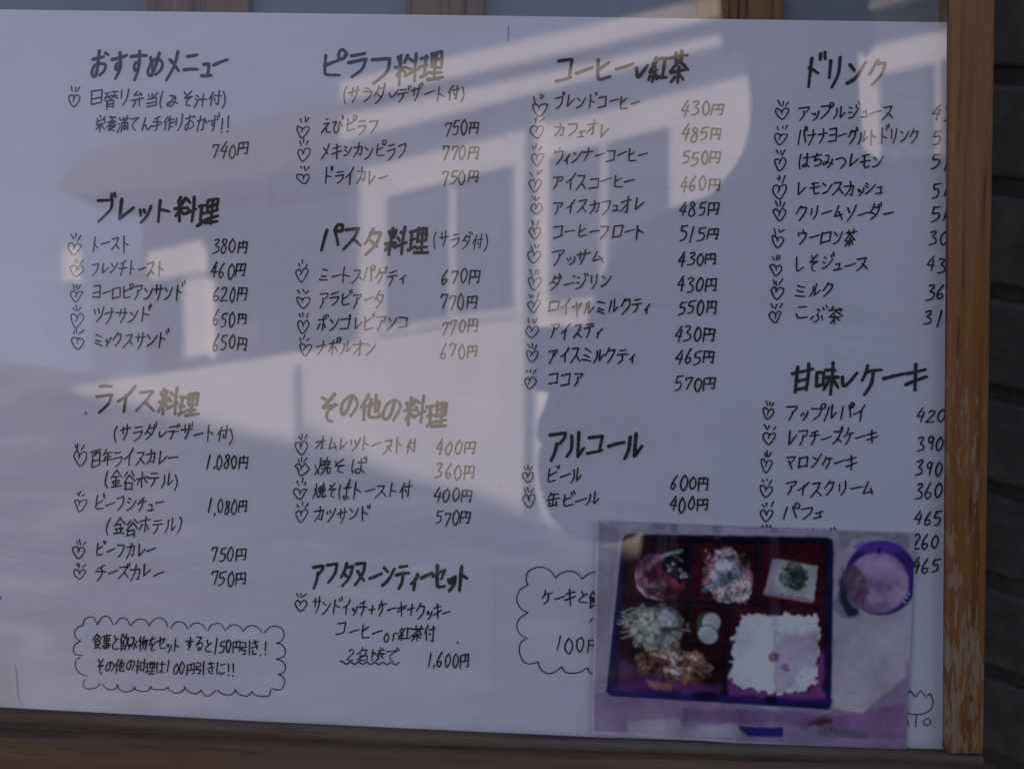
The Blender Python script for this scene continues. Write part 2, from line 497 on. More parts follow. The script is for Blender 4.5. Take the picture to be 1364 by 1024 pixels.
mesh('glass_pane', gl, [(0, 1, 2, 3)], M_GLASS, board)
board_block('back_panel', [(-300, -265), (1290, -265), (1280, 1040), (-310, 1000)], 0.0145, 0.03, M_BACK, board)
for x0, x1 in ((189, 328), (537, 642), (925, 1040)):
    board_block('batten', [(x0, -240), (x1, -240), (x1 + 4, 60), (x0 + 4, 60)], 0.007, 0.0145, M_BATTEN, board, 0.001)
pz = at(682, 1150, 0.0)
for x in (-0.26, 0.17):
    h = (BOARD @ Vector((x, 0.02, pz.z))).z
    box('leg', (x, 0.012, pz.z - 0.55), (0.05, 0.035, 1.02), M_SILL, board, None, 0.003)

# ------------------------------------------------------------------ pen strokes
HEXA = {c: i for i, c in enumerate('0123456789abcdefghijk')}
G = {
 'ア': '23h3g6c9 a79d5j', 'イ': 'g1a72b a7aj', 'ウ': 'a0a3 3438 34h4gb8j', 'オ': '16i6 c1cj9h c72g', 'カ': '16g6fibg 919a2i',
 'キ': '26h5 1dja 81bj', 'ク': '81551a 74g4eb5j', 'ケ': '61561b 56i6 c6bd6j', 'コ': '24g4fg 2hhg', 'サ': '16i6 626c d1da8j',
 'シ': '4385 387a 3hafi6', 'ス': '33f3ba2i abii', 'セ': '18i5db 717f9hih', 'ソ': '4379 g2db5j', 'タ': '81561b 74g4dc4j 69dd',
 'チ': 'e245 19i9 a4ac5j', 'ツ': '254a 84a9 h3ec6j', 'テ': '43f3 18i8 a89e5j', 'ト': '616j 68fc', 'ナ': '17i7 a1ab4j', 'ニ': '45f5 2fif',
 'ヌ': '23f3cb2j 58fg', 'ヒ': '424f6hhh 49f6', 'フ': '24g4ec5j', 'ホ': '16i6 a1aj 6a2g daig', 'マ': '24h49d 69ch', 'ミ': '43e6 49dc 3egi',
 'ム': '924ghe d9ij', 'メ': 'e2ab2j 56ff', 'モ': '34g4 1aia 848fbhhh', 'ヤ': '18h5db 62aj', 'ヨ': '33g3gi 4aga 3hgh', 'ラ': '43f3 28h8ee6j',
 'リ': '525c e1eb8j', 'ル': '545c1i b2bhib', 'レ': '525hh9', 'ロ': '343h 34h4hg 3ghg', 'ン': '3488 3hbei5', 'ー': '2bi9', 'ユ': '45e5dg 1gig', 'エ': '35g5 a5ag 1gig',
 'お': '15d4 717g4i1f4ba9gbgfbi f2i5', 'す': '15i5 b1bb8d6b88babe7j', 'め': '448e d2ba5h2e58c6hagfbi', 'り': '525b e1eb8j', 'み': '43b38a4g1e4bacif f8ed9j',
 'そ': '5185 e149g89c9hej', 'て': '24h3998fej', 'ん': '912i7bacbheiid', 'か': '16b6cbai7h 712i e5ib', 'え': '81c3 48e72j9dciii', 'ひ': '25844c7icge8e4ib',
 'は': '322b3i 86i6 d2dfai7gaeii', 'の': 'b49d5h2d47a3g6hbci', 'と': '6299 g65c4g9ihi', 'を': '34f3 a14b99bf h88e8ihi', 'る': '43e33dc9hddi8i8fcg',
 'き': '44g3 39h7 81fd 5d6hei', 'に': '322b3i 85h5 8eahig', 'ち': '25h4 915bc9hcfh8j', 'つ': '17c5i9ge9h', 'し': '515e8igd', 'こ': '44f4 3d6hhh', 'ふ': '81c4 a78adeai6h 3c1g fbig',
 '0': '62272e6jaea762', '1': '715j', '2': '255294891ibi', '3': '23829559acah2j', '4': '811cbc 967j', '5': '332989ac8h2j 33b2', '6': '81392f5j9g8c3d',
 '7': '2623b36j', '8': '9452358aaf6j2g4b9794', '9': '9552265a9795 958j', '(': '60363e6k', ')': '20565e2k', '!': '515d 5i5j', ',': '4h3k', '.': '3i4j', '+': '3aga a4ag',
 'o': '5a2d3i7j9f8b5a', 'r': '3a3j 3d6aab', '♡': '385e8eg7',
 '円': '242i 24g4gidh 949b 2bgb', '日': '323i 32h2hi 3aha 3ihi', '替': '1393 1696 51561a 6799 b3j3 b6j6 f1f6ba f6ja 5b5k 5bfbfk 5fff 5jfj',
 '弁': '9147e6 c4g8 1bjb 696e3k d9dk', '当': 'a1a8 4367 g2d7 39g9gj 3ege 3jgj', '汁': '2355 184a 1i5c 79j9 d2dk', '付': '711a 575j 86j6 f1ficg aacd',
 '栄': '3155 90a4 g1d5 2926i6h9 3chc a8ak 9c3i bcii', '養': '6082 d0b2 43g3 56f6 29i9 a3a9 991e b9je 6ded 6d6k edeg 6geg 6kai 9ghk',
 '満': '2355 184a 1i5c 74j4 a1a7 g1g7 797j 79j9jj d7dg acaggggc', '手': 'f153 37h7 1cjb a3ai7i', '作': '611a 474j b178 95j5 c5ck caia cfif',
 '料': '2347 9277 1aaa 515k 5b1g 6baf c4e6 b9db afkc h1hk', '理': '1474 2a7a 444g 1h8f a2ab a2i2ib a6i6 abib e2ej afjf 8jkj',
 '百': '12j2 a286 464j 46g6gj 4cgc 4jgj', '年': '6117 54i4 595e 59h9 1eje b4bk', '金': 'a019 a0j9 68e8 4cgc a8aj 5e7h fedh 2jij', '谷': '7126 c1i6 a51d a5jd 5d5k 5dfdfk 5jfj',
 '食': 'a017 a0j7 a4a7 58f8fe 585k 5bfb 5efe 5kai 9ehk ffbh', '事': '13j3 5558 55f5f8 58f8 4bgbgh 1eke 4hgh a1aj7j',
 '飲': '5007 50a6 28888e 282k 2b8b 2e8e 2k7h e1b8 d5j5h9 f7edak fbkk', '物': '3318 2696 515k 1d9a c199 b6j6hifi e69e h7bi',
 '引': '23a3a8 28a8 282dad8j5i h1hk', '他': '611a 474j 79i6hdfd d1de 949gbijijf', '焼': '51591j 172b 867a 5c8h a4j4 e1e7 98k8 c6cb h6hb 9ckc dccg9k gcgjkjkg',
 '名': '91762a 84g4cb2h 68ab 7d7k 7dhdhk 7jhj', '様': '1686 414k 481d 588c b1c3 h1f3 a5j5 a8i8 9bkb e4ejcj 9fdd 9jdg icff fekj',
 '紅': '512669 841d 1d8c 5c5k 2f1i 7f9i b4j4 f4fi aiki', '茶': '14j4 6166 e1e6 a61d a6jd 3dhd aaak 7f3j dfhj', '甘': '16j5 525j e2ej 5cec 5iei',
 '味': '161e 16767e 1e7e a5i5 9aka e1ek da8h fakh', '缶': '6127 54h4 1aja a4ai 4d4igi gdgj',
 'heart': 'ab78393dakhdh9d8ab9e 5175 a0a4 g1d5',
}
SMALL = {'ィ': 'イ', 'ッ': 'ツ', 'ャ': 'ヤ', 'ュ': 'ユ', 'ェ': 'エ'}
VOICED = dict(zip('ガギグゲゴザジズゼゾダヂヅデドバビブベボずびばぶで', 'カキクケコサシスセソタチツテトハヒフヘホすひはふて'))
HALF = dict(zip('パピプペポ', 'ハヒフヘホ'))
G['ハ'] = '623i d3ih'
CURVY = set('おすめりみそてんかえひはのとをるきにちつしこふ023568') | {'heart', 'o', '(', ')', '♡', '9'}

def glyph(ch):
    """strokes in a 20 x 20 box, y down, and the advance"""
    extra, adv, sc, dx, dy = [], 20.0, 1.0, 0.0, 0.0
    if ch in SMALL:
        ch = SMALL[ch]; sc = 0.62; dx = 0.5; dy = 7.2; adv = 13
    if ch in VOICED:
        ch = VOICED[ch]; extra = [[(15.2, 0.2), (16.6, 4.2)], [(18.4, -0.8), (19.8, 3.2)]]; adv = 21
    elif ch in HALF:
        ch = HALF[ch]; extra = [[(17.5 + 3.2 * math.cos(a), 2.0 + 3.2 * math.sin(a)) for a in [k * math.pi / 4 for k in range(9)]]]; adv = 21
    st = [[(HEXA[s[i]] * sc + dx, HEXA[s[i + 1]] * sc + dy) for i in range(0, len(s), 2)] for s in G[ch].split()]
    if ch in '0123456789': adv = 13.5
    elif ch in '(': adv = 11
    elif ch in ')': adv = 9
    elif ch in ',.': adv = 6.5
    elif ch == '!': adv = 9
    elif ch in 'or': adv = 13
    elif ch == 'ー': adv = 19
    elif ch == '円': adv = 19
    elif ch == '♡': adv = 17
    return st + extra, adv, ch in CURVY

def smooth(pts, curvy, step):
    """round the bends, keep the sharp corners unless the sign is a curved one"""
    n = len(pts)
    if n < 3:
        out = []
        (x0, y0), (x1, y1) = pts[0], pts[-1]
        k = max(2, int(math.hypot(x1 - x0, y1 - y0) / step))
        bow = random.uniform(-0.03, 0.03)
        for i in range(k + 1):
            t = i / k; s = math.sin(math.pi * t) * bow
            out.append((x0 + (x1 - x0) * t - (y1 - y0) * s, y0 + (y1 - y0) * t + (x1 - x0) * s))
        return out
    P = [Vector(p) for p in pts]
    T = []
    for i in range(n):
        a, b = P[max(i - 1, 0)], P[min(i + 1, n - 1)]
        tin, tout = (b - a) * 0.5, (b - a) * 0.5
        if 0 < i < n - 1:
            u, v = (P[i] - P[i - 1]), (P[i + 1] - P[i])
            if u.length and v.length and u.angle(v) > R(62 if not curvy else 120):
                tin, tout = u * 0.9, v * 0.9
        T.append((tin, tout))
    out = []
    for i in range(n - 1):
        p, q, a, b = P[i], P[i + 1], T[i][1], T[i + 1][0]
        L = (q - p).length
        if a.length > L: a = a.normalized() * L
        if b.length > L: b = b.normalized() * L
        k = max(2, int(L / step))
        for j in range(k):
            t = j / k; t2, t3 = t * t, t * t * t
            v = p * (2 * t3 - 3 * t2 + 1) + a * (t3 - 2 * t2 + t) + q * (-2 * t3 + 3 * t2) + b * (t3 - t2)
            out.append((v.x, v.y))
    out.append(tuple(P[-1]))
    return out

class Pen:
    """collects flat ink strokes lying on the sheet"""
    def __init__(self, depth):
        self.v, self.f, self.y, self.k = [], [], depth, 0

    def stroke(self, px, wpx):
        pts = [at(x, y, self.y) for x, y in px]
        pts = [Vector((p.x, p.z)) for p in pts]
        q = [pts[0]]
        for p in pts[1:]:
            if (p - q[-1]).length > 1e-5: q.append(p)
        if len(q) < 2:
            q.append(q[0] + Vector((2e-4, 0)))
        scale = DIST / FPX
        hw = wpx * scale * 0.5
        self.k += 1
        y = self.y - 3e-6 * (self.k % 24)
        ph = random.uniform(0, 50)
        rows = []
        for i, p in enumerate(q):
            d = (q[min(i + 1, len(q) - 1)] - q[max(i - 1, 0)])
            d = d.normalized() if d.length else Vector((1, 0))
            nn = Vector((-d.y, d.x))
            t = i / (len(q) - 1)
            wv = hw * (1 + 0.16 * noise.noise(Vector((ph, i * 0.35, 0)))) * (1.05 - 0.22 * t)
            rows.append((p, d, nn, wv))
        b0 = len(self.v)
        for p, d, nn, wv in rows:
            for s in (1, -1):
                c = p + nn * wv * s
                self.v.append((c.x, y, c.y))
        for i in range(len(rows) - 1):
            a = b0 + 2 * i
            self.f.append((a, a + 1, a + 3, a + 2))
        for (p, d, nn, wv), sgn, ia, ib in ((rows[0], -1, b0, b0 + 1), (rows[-1], 1, b0 + 2 * len(rows) - 2, b0 + 2 * len(rows) - 1)):
            ids = [ia]
            for j in range(1, 5):
                a = math.pi * j / 5
                c = p + nn * wv * math.cos(a) + d * sgn * wv * math.sin(a)
                self.v.append((c.x, y, c.y)); ids.append(len(self.v) - 1)
            ids.append(ib)
            self.f.append(tuple(ids if sgn < 0 else ids[::-1]))

    def put(self, ch, x, y, wd, h, wpx, shear=0.10, rise=0.06, jit=0.5):
        st, adv, curvy = glyph(ch)
        jx, jy, js = random.gauss(0, 0.5), random.gauss(0, 0.9), random.uniform(0.92, 1.14); shear += random.gauss(0, 0.035); rise += random.gauss(0, 0.03); lean = random.gauss(0, 0.03)
        for s in st:
            ox, oy = random.gauss(0, jit * 0.7), random.gauss(0, jit * 0.7); s = [(a + ox + random.gauss(0, jit * 0.75), b + oy + random.gauss(0, jit * 0.75)) for a, b in s]
            s = smooth(s, curvy, 20.0 / h * 1.3)
            out = []
            for a, b in s:
                a2 = a + jx + shear * (10 - b)
                b2 = (b - 10) * js + jy - rise * (a - 10)
                out.append((x + a2 / 20.0 * wd, y + b2 / 20.0 * h))
            self.stroke(out, wpx * random.uniform(0.9, 1.08))

    def text(self, s, x0, x1, y0, y1, h, wpx, **kw):
        advs = [glyph(c)[1] for c in s]
        tot = sum(advs)
        x = x0
        for c, a in zip(s, advs):
            ww = (x1 - x0) * a / tot
            f = (x + ww / 2 - x0) / max(1, (x1 - x0))
            wd = (x1 - x0) * 20.0 / tot * 0.98
            self.put(c, x, y0 + (y1 - y0) * f, wd, h, wpx, **kw)
            x += ww

    def build(self, name, mat, parent):
        return mesh(name, self.v, self.f, mat, parent)

Y_PAPER, Y_INK = 0.0030, 0.00285
M_PAPER = [paper_material('white_paper', 0.0), paper_material('white_paper', 3.7)]

def sheet(name, poly, mat, label, back=0.0):
    """thin paper with a slight wave along its face"""
    o = board_block(name, poly, Y_PAPER + back, Y_PAPER + back + 0.00012, mat, None, 0, BOARD)
    return tag(o, label, 'paper menu')

left_sheet = sheet('menu_sheet', [(-150, 11), (677, 21.5), (655, 983), (-150, 941)], M_PAPER[0],
                   'handwritten menu sheet listing rice, pasta and pilaf dishes, behind the left half of the glass')
right_sheet = sheet('menu_sheet', [(668, 21.4), (1288, 30.5), (1284, 1011), (646, 982.6)], M_PAPER[1],
                    'handwritten menu sheet listing coffee, drinks and cakes, partly under the lunch box picture', 0.00013)

def section(parent, heading, lines, rows, hearts, hh=32, name='menu_section'):
    """one block of the menu: heading, then rows with a heart, a dish and a price"""
    e = empty(name, None, parent)
    if heading:
        s, x0, x1, y0, y1 = heading
        p = Pen(Y_INK); p.text(s, x0, x1, y0, y1, hh * 1.05, 4.8, jit=0.6, rise=0.10, shear=0.13); p.build('heading', M_MARK, e)
    for r in lines:
        s, x0, x1, y0 = r[:4]
        p = Pen(Y_INK)
        p.text(s, x0, x1, y0, r[4] if len(r) > 4 else y0, r[5] if len(r) > 5 else 21, r[6] if len(r) > 6 else 2.35, jit=0.8, shear=0.14, rise=0.11)
        p.build('menu_line', M_INK, e)
    for s, x0, x1, y0 in rows:
        p = Pen(Y_INK); p.text(s, x0, x1, y0, y0 + random.uniform(-1, 1), 21, 2.45, rise=0.03, jit=0.55, shear=0.17); p.build('price', M_INK, e)
    for x, y in hearts:
        p = Pen(Y_INK); p.put('heart', x - 11, y, 22 * random.uniform(0.9, 1.05), 25, 2.1, shear=0.06, rise=0.0, jit=0.9); p.build('heart_doodle', M_INK, e)
    return e

L, Rr = left_sheet, right_sheet
section(L, ('おすすめメニュー', 123, 306, 89, 83), [('日替り弁当(みそ汁付)', 120, 304, 132, 133), ('栄養満てん手作りおかず!!', 127, 306, 165, 165)], [('740円', 282, 332, 200)], [(100, 132)], 36)
section(L, ('ブレット料理', 124, 292, 278, 281), [('トースト', 121, 174, 325), ('フレンチトースト', 121, 220, 357, 358), ('ヨーロピアンサンド', 122, 246, 389, 390), ('ツナサンド', 124, 202, 421), ('ミックスサンド', 124, 226, 453)],
        [('380円', 283, 331, 329), ('460円', 280, 329, 360), ('620円', 283, 331, 392), ('650円', 284, 331, 424), ('650円', 283, 330, 456)], [(101, 326), (102, 357), (102, 389), (102, 421), (102, 453)], 34)
section(L, ('ライス料理', 126, 266, 529, 535), [('(サラダ♡デザート付)', 150, 313, 576, 577), ('百年ライスカレー', 121, 238, 609), ('(金谷ホテル)', 138, 239, 638, 639), ('ビーフシチュー', 126, 219, 671), ('(金谷ホテル)', 141, 244, 700), ('ビーフカレー', 127, 208, 732), ('チーズカレー', 126, 219, 763)],
        [('1,080円', 274, 331, 615), ('1,080円', 275, 331, 675), ('750円', 280, 329, 738), ('750円', 280, 329, 769)], [(106, 607), (106, 669), (107, 731), (107, 761)])
section(L, ('ピラフ料理', 426, 592, 88, 90), [('(サラダ♡デザート付)', 455, 621, 126, 125), ('えびピラフ', 427, 505, 168), ('メキシカンピラフ', 428, 543, 201), ('ドライカレー', 430, 517, 235)],
        [('750円', 591, 641, 171), ('770円', 589, 639, 203), ('750円', 589, 639, 237)], [(405, 169), (405, 203), (405, 234)], 36)
section(L, ('パスタ料理', 426, 573, 318, 321), [('(サラダ付)', 577, 651, 320, 321, 22, 1.9), ('ミートスパゲティ', 425, 541, 366, 368), ('アラビアータ', 424, 513, 399), ('ボンゴレビアンコ', 422, 546, 431, 430), ('ナポルオン', 421, 503, 463)],
        [('670円', 588, 641, 369), ('770円', 586, 637, 402), ('770円', 587, 638, 435), ('670円', 587, 638, 467)], [(404, 364), (404, 396), (404, 429), (405, 460)], 33)
section(L, ('その他の料理', 423, 596, 541, 549), [('オムレツトースト付', 420, 555, 590, 592), ('焼そば', 418, 490, 621), ('焼そばトースト付', 418, 549, 653), ('カツサンド', 418, 495, 684)],
        [('400円', 581, 635, 595), ('360円', 580, 633, 627), ('400円', 578, 631, 658), ('570円', 580, 629, 689)], [(402, 590), (402, 621), (402, 652), (402, 683)], 34)
sec = section(L, ('アフタヌーンティーセット', 415, 627, 762, 771), [('サンドイッチ+ケーキ+クッキー', 416, 601, 806, 815), ('コーヒーor紅茶付', 447, 581, 840, 843), ('2名様で', 461, 533, 871, 872, 17, 1.8)],
        [('1,600円', 567, 627, 879)], [(400, 803)], 32)
p = Pen(Y_INK)
p.stroke(smooth([(453, 880)] + [(456 + k * 5.4, 882 + (2.2 if k % 2 else -1.2) + k * 0.06) for k in range(15)], True, 1.5), 2.2)
p.build('wavy_underline', M_INK, sec)
section(Rr, ('コーヒー♡紅茶', 740, 917, 93, 92), [('ブレンドコーヒー', 738, 852, 136, 135), ('カフェオレ', 737, 814, 174, 173), ('ウィンナーコーヒー', 737, 864, 208, 206), ('アイスコーヒー', 736, 847, 243, 241), ('アイスカフェオレ', 736, 859, 276, 274), ('コーヒーフロート', 737, 861, 308), ('アッサム', 734, 806, 343), ('ダージリン', 732, 816, 376), ('ロイヤルミルクティ', 731, 867, 408), ('アイスティ', 731, 803, 440), ('アイスミルクティ', 729, 848, 473), ('ココア', 730, 779, 504)],
        [('430円', 907, 966, 144), ('485円', 908, 963, 178), ('550円', 909, 962, 210), ('460円', 906, 961, 245), ('485円', 905, 960, 277), ('515円', 904, 960, 311), ('430円', 904, 956, 345), ('430円', 903, 956, 379), ('550円', 905, 956, 409), ('430円', 898, 955, 444), ('465円', 899, 954, 476), ('570円', 899, 954, 511)],
        [(718, 139), (716, 172), (715, 206), (714, 240), (714, 274), (713, 306), (712, 339), (711, 372), (710, 405), (709, 438), (708, 471), (708, 503)], 36)
section(Rr, ('アルコール', 728, 860, 592, 592), [('ビール', 728, 777, 634), ('缶ビール', 729, 800, 665)], [('600円', 894, 946, 642), ('400円', 892, 945, 672)], [(705, 633), (704, 663)], 34)
section(Rr, ('ドリンク', 1071, 1183, 97, 97), [('アップルジュース', 1063, 1192, 149, 150), ('バナナヨーグルトドリンク', 1062, 1225, 182, 181), ('はちみつレモン', 1063, 1178, 214), ('レモンスカッシュ', 1061, 1178, 251), ('クリームソーダー', 1061, 1191, 283), ('ウーロン茶', 1060, 1141, 316), ('しそジュース', 1057, 1158, 352), ('ミルク', 1058, 1113, 386), ('こぶ茶', 1058, 1123, 418)],
        [('430', 1243, 1284, 150), ('510', 1243, 1284, 183), ('510', 1241, 1283, 216), ('510', 1241, 1283, 252), ('510', 1239, 1281, 285), ('300', 1238, 1278, 318), ('430', 1234, 1276, 353), ('360', 1233, 1275, 388), ('310', 1231, 1272, 424)],
        [(1042, 147), (1040, 180), (1040, 213), (1039, 250), (1038, 283), (1036, 316), (1034, 352), (1033, 386), (1032, 416)], 37)
section(Rr, ('甘味♡ケーキ', 1053, 1238, 501, 503), [('アップルパイ', 1047, 1156, 550), ('レアチーズケーキ', 1048, 1169, 582), ('マロンケーキ', 1046, 1143, 616), ('アイスクリーム', 1045, 1166, 650), ('パフェ', 1044, 1099, 682)],
        [('420', 1220, 1262, 553), ('390', 1221, 1259, 591), ('390', 1220, 1257, 622), ('360', 1219, 1257, 654), ('465', 1218, 1256, 689), ('260', 1216, 1253, 721), ('465', 1216, 1253, 753)],
        [(1026, 548), (1025, 580), (1022, 614), (1021, 648), (1021, 680), (1022, 712)], 38)
p = Pen(Y_INK)
p.put('茶', 1067, 713, 20, 20, 1.75)
for s in ([(1047, 708), (1051, 703), (1056, 708)], [(1098, 705), (1100, 708)], [(1106, 703), (1108, 707)], [(1111, 702), (1113, 706)]):
    p.stroke(s, 1.8)
p.build('covered_line', M_INK, Rr)

def cloud(parent, arcs, org, sc, texts):
    e = empty('note_cloud', None, parent)
    p = Pen(Y_INK)
    for a in arcs:
        p.stroke(smooth([(org[0] + x / sc, org[1] + y / sc) for x, y in a], True, 1.5), 1.7)
    p.build('cloud_outline', M_INK, e)
    for s, x0, x1, y0, y1, h in texts:
        q = Pen(Y_INK); q.text(s, x0, x1, y0, y1, h, 2.3, jit=0.7); q.build('note_line', M_INK, e)
    return e

A1 = [[(130, 140), (140, 105), (170, 90), (195, 100), (210, 135)], [(215, 130), (235, 98), (260, 85), (285, 100), (300, 135)], [(315, 130), (338, 102), (362, 97), (385, 112), (398, 140)], [(405, 135), (430, 110), (458, 104), (488, 112), (503, 140)],
      [(508, 135), (535, 106), (565, 95), (595, 112), (612, 148)], [(628, 155), (650, 126), (680, 118), (708, 130), (725, 160)], [(735, 150), (758, 128), (785, 125), (812, 140), (828, 165)], [(840, 165), (862, 135), (905, 127), (922, 143), (940, 172)], [(948, 158), (970, 138), (992, 135), (1022, 147), (1040, 172)], [(1042, 168), (1068, 144), (1098, 140), (1125, 153), (1148, 178)],
      [(1160, 180), (1190, 150), (1225, 143), (1262, 160), (1272, 195), (1255, 228), (1228, 238)], [(1228, 238), (1262, 250), (1280, 285), (1268, 315), (1228, 330)], [(1228, 328), (1265, 345), (1280, 375), (1270, 403), (1240, 420)], [(1240, 415), (1268, 435), (1274, 470), (1250, 503), (1200, 497)],
      [(1195, 505), (1185, 537), (1140, 540), (1105, 532), (1088, 512)], [(1090, 515), (1065, 538), (1035, 536), (1005, 520), (990, 498)], [(1000, 505), (975, 528), (945, 533), (915, 523), (895, 505)], [(882, 508), (860, 530), (835, 540), (812, 526), (798, 503)], [(800, 507), (775, 525), (750, 523), (722, 508), (705, 488)], [(712, 488), (690, 515), (658, 522), (628, 510), (610, 490)], [(617, 490), (590, 502), (560, 503), (530, 500), (510, 488)], [(520, 485), (500, 508), (465, 512), (435, 505), (415, 490)], [(430, 490), (405, 510), (372, 516), (340, 503), (320, 473)], [(332, 478), (310, 500), (280, 503), (255, 490), (240, 470)], [(228, 470), (205, 490), (165, 500), (138, 490), (132, 465), (145, 445)],
      [(130, 138), (100, 150), (82, 180), (90, 210), (112, 226)], [(118, 226), (88, 245), (75, 275), (88, 303), (130, 308)], [(115, 318), (90, 340), (88, 375), (110, 408), (155, 426)]]
cloud(L, A1, (80, 800), 4.2625, [('食事と飲み物をセット', 124, 241, 854, 858, 19), ('すると150円引き.!', 247, 356, 857, 863, 19), ('その他の料理は100円引きに!!', 127, 313, 886, 890, 18)])
A2 = [[(140, 232), (125, 190), (140, 130), (200, 95), (260, 92), (320, 120), (362, 178)], [(362, 178), (405, 140), (470, 122), (530, 138), (575, 184)], [(575, 184), (630, 142), (690, 132), (760, 150)], [(145, 232), (80, 270), (50, 340), (75, 415), (140, 455)], [(140, 455), (75, 500), (50, 565), (75, 625), (133, 660)], [(130, 660), (80, 700), (72, 770), (100, 840), (150, 866), (222, 850)],
      [(222, 850), (240, 905), (300, 943), (360, 928), (410, 888)], [(410, 888), (440, 930), (500, 940), (560, 930), (615, 895)], [(615, 895), (640, 940), (720, 960)]]
c2 = cloud(Rr, A2, (680, 740), 6.02, [('ケーキと飲', 721, 801, 794, 798, 20), ('100円', 738, 802, 857, 859, 21)])
p = Pen(Y_INK); p.stroke([(785, 828), (789, 823), (793, 824)], 1.8); p.build('note_line', M_INK, c2)
p = Pen(Y_INK)
for s in ([(1200, 930), (1207, 926), (1213, 919), (1219, 928), (1227, 919), (1233, 928), (1239, 923)], [(1239, 923), (1243, 935), (1238, 946), (1226, 951), (1212, 950), (1203, 944)], [(1221, 951), (1220, 968)], [(1205, 956), (1209, 960), (1210, 966)]):
    p.stroke(smooth(s, False, 1.5), 1.5)
p.stroke([(1235 + 5 * math.cos(a), 961 + 4.5 * math.sin(a)) for a in [k * math.pi / 6 for k in range(13)]], 1.5)
p.build('tulip_doodle', M_INK, Rr)

# fold marks along the join of the two sheets
p = Pen(Y_INK); p.stroke([(677.5, 36), (677, 46), (676.6, 56)], 0.9); p.build('pencil_tick', M_INK, L)

# old clear tape at the lower left
M_TAPE = plain('yellowed_tape', (0.69, 0.66, 0.68), 0.35, 0.06, 60)
tag(board_block('tape_scrap', [(-60, 884), (20, 886), (24, 930), (29, 935), (14, 938), (-60, 940)], 0.0024, 0.0026, M_TAPE, None, 0, BOARD), 'yellowed scrap of clear tape at the lower left corner of the menu', 'tape')

# ------------------------------------------------------------------ the faded lunch box picture
rng = np.random.default_rng(5)
def srgb(c):
    c = np.asarray(c, float) / 255.0
    return np.where(c <= 0.04045, c / 12.92, ((c + 0.055) / 1.055) ** 2.4)

def vnoise(x, y, s, seed=0):
    """smooth value noise in numpy"""
    g = np.random.default_rng(seed).random((128, 128))
    x = x / s; y = y / s
    xi, yi = np.floor(x).astype(int), np.floor(y).astype(int)
    fx, fy = x - xi, y - yi
    fx, fy = fx * fx * (3 - 2 * fx), fy * fy * (3 - 2 * fy)
    a = g[xi % 128, yi % 128]; b = g[(xi + 1) % 128, yi % 128]; c = g[xi % 128, (yi + 1) % 128]; d = g[(xi + 1) % 128, (yi + 1) % 128]
    return (a * (1 - fx) + b * fx) * (1 - fy) + (c * (1 - fx) + d * fx) * fy

NU, NV = 520, 350
CRN = [(795, 693.5), (1218.5, 710.5), (1206, 1004), (788, 976.5)]
uu, vv = np.meshgrid(np.linspace(0, 1, NU), np.linspace(0, 1, NV))
c0, c1, c2_, c3 = [np.array(c) for c in CRN]
PX = (c0[0] * (1 - uu) + c1[0] * uu) * (1 - vv) + (c3[0] * (1 - uu) + c2_[0] * uu) * vv
PY = (c0[1] * (1 - uu) + c1[1] * uu) * (1 - vv) + (c3[1] * (1 - uu) + c2_[1] * uu) * vv
QX, QY = (PX - 800) * 3.172, (PY - 700) * 3.172
IMG = np.zeros((NV, NU, 3))
ILL = np.array([0.185, 0.180, 0.235])        # shade on white paper there, to turn seen colours into ink colours

def col(c):
    v = srgb(c) / ILL * 0.72
    lum = v @ np.array([0.3, 0.55, 0.15])
    v = lum + (v - lum) * 0.74
    return np.clip(v * np.array([0.80, 0.765, 0.875]), 0.004, 0.80)

def inside(poly, wob=0.0, sc=14, seed=1):
    x, y = QX, QY
    if wob:
        x = x + (vnoise(QX, QY, sc, seed) - 0.5) * 2 * wob
        y = y + (vnoise(QX, QY, sc, seed + 9) - 0.5) * 2 * wob
    m_ = np.zeros(x.shape, bool)
    n = len(poly)
    for i in range(n):
        x0, y0 = poly[i]; x1, y1 = poly[(i + 1) % n]
        if y0 == y1: continue
        cnd = ((y0 > y) != (y1 > y)) & (x < (x1 - x0) * (y - y0) / (y1 - y0) + x0)
        m_ ^= cnd
    return m_

def soft(mask, k=1):
    a = mask.astype(float)
    for _ in range(k):
        b_ = np.pad(a, 1, mode='edge')
        a = (b_[1:-1, 1:-1] * 4 + b_[:-2, 1:-1] * 2 + b_[2:, 1:-1] * 2 + b_[1:-1, :-2] * 2 + b_[1:-1, 2:] * 2 + b_[:-2, :-2] + b_[2:, 2:] + b_[:-2, 2:] + b_[2:, :-2]) / 16
    return a

def paint(mask, c, alpha=1.0, k=1, nz=0.0, sc=10, seed=3, c2=None):
    global IMG
    a = (soft(mask, k) * alpha)[..., None]
    C = np.broadcast_to(col(c), IMG.shape)
    if c2 is not None or nz:
        n_ = vnoise(QX, QY, sc, seed) * 0.6 + vnoise(QX, QY, sc * 0.4, seed + 1) * 0.4
        if c2 is not None:
            t_ = np.clip((n_ - 0.3) / 0.4, 0, 1)[..., None]
            C = col(c) * (1 - t_) + col(c2) * t_
        if nz:
            C = C * (1 + nz * 2 * (n_[..., None] - 0.5))
    IMG = IMG * (1 - a) + C * a

def ell(cx, cy, rx, ry, rot=0.0, wob=0.0, sc=20, seed=2):
    a = math.radians(rot)
    dx, dy = QX - cx, QY - cy
    x = (dx * math.cos(a) + dy * math.sin(a)) / rx
    y = (-dx * math.sin(a) + dy * math.cos(a)) / ry
    r = np.sqrt(x * x + y * y)
    if wob: r = r + (vnoise(QX, QY, sc, seed) - 0.5) * 2 * wob
    return r < 1

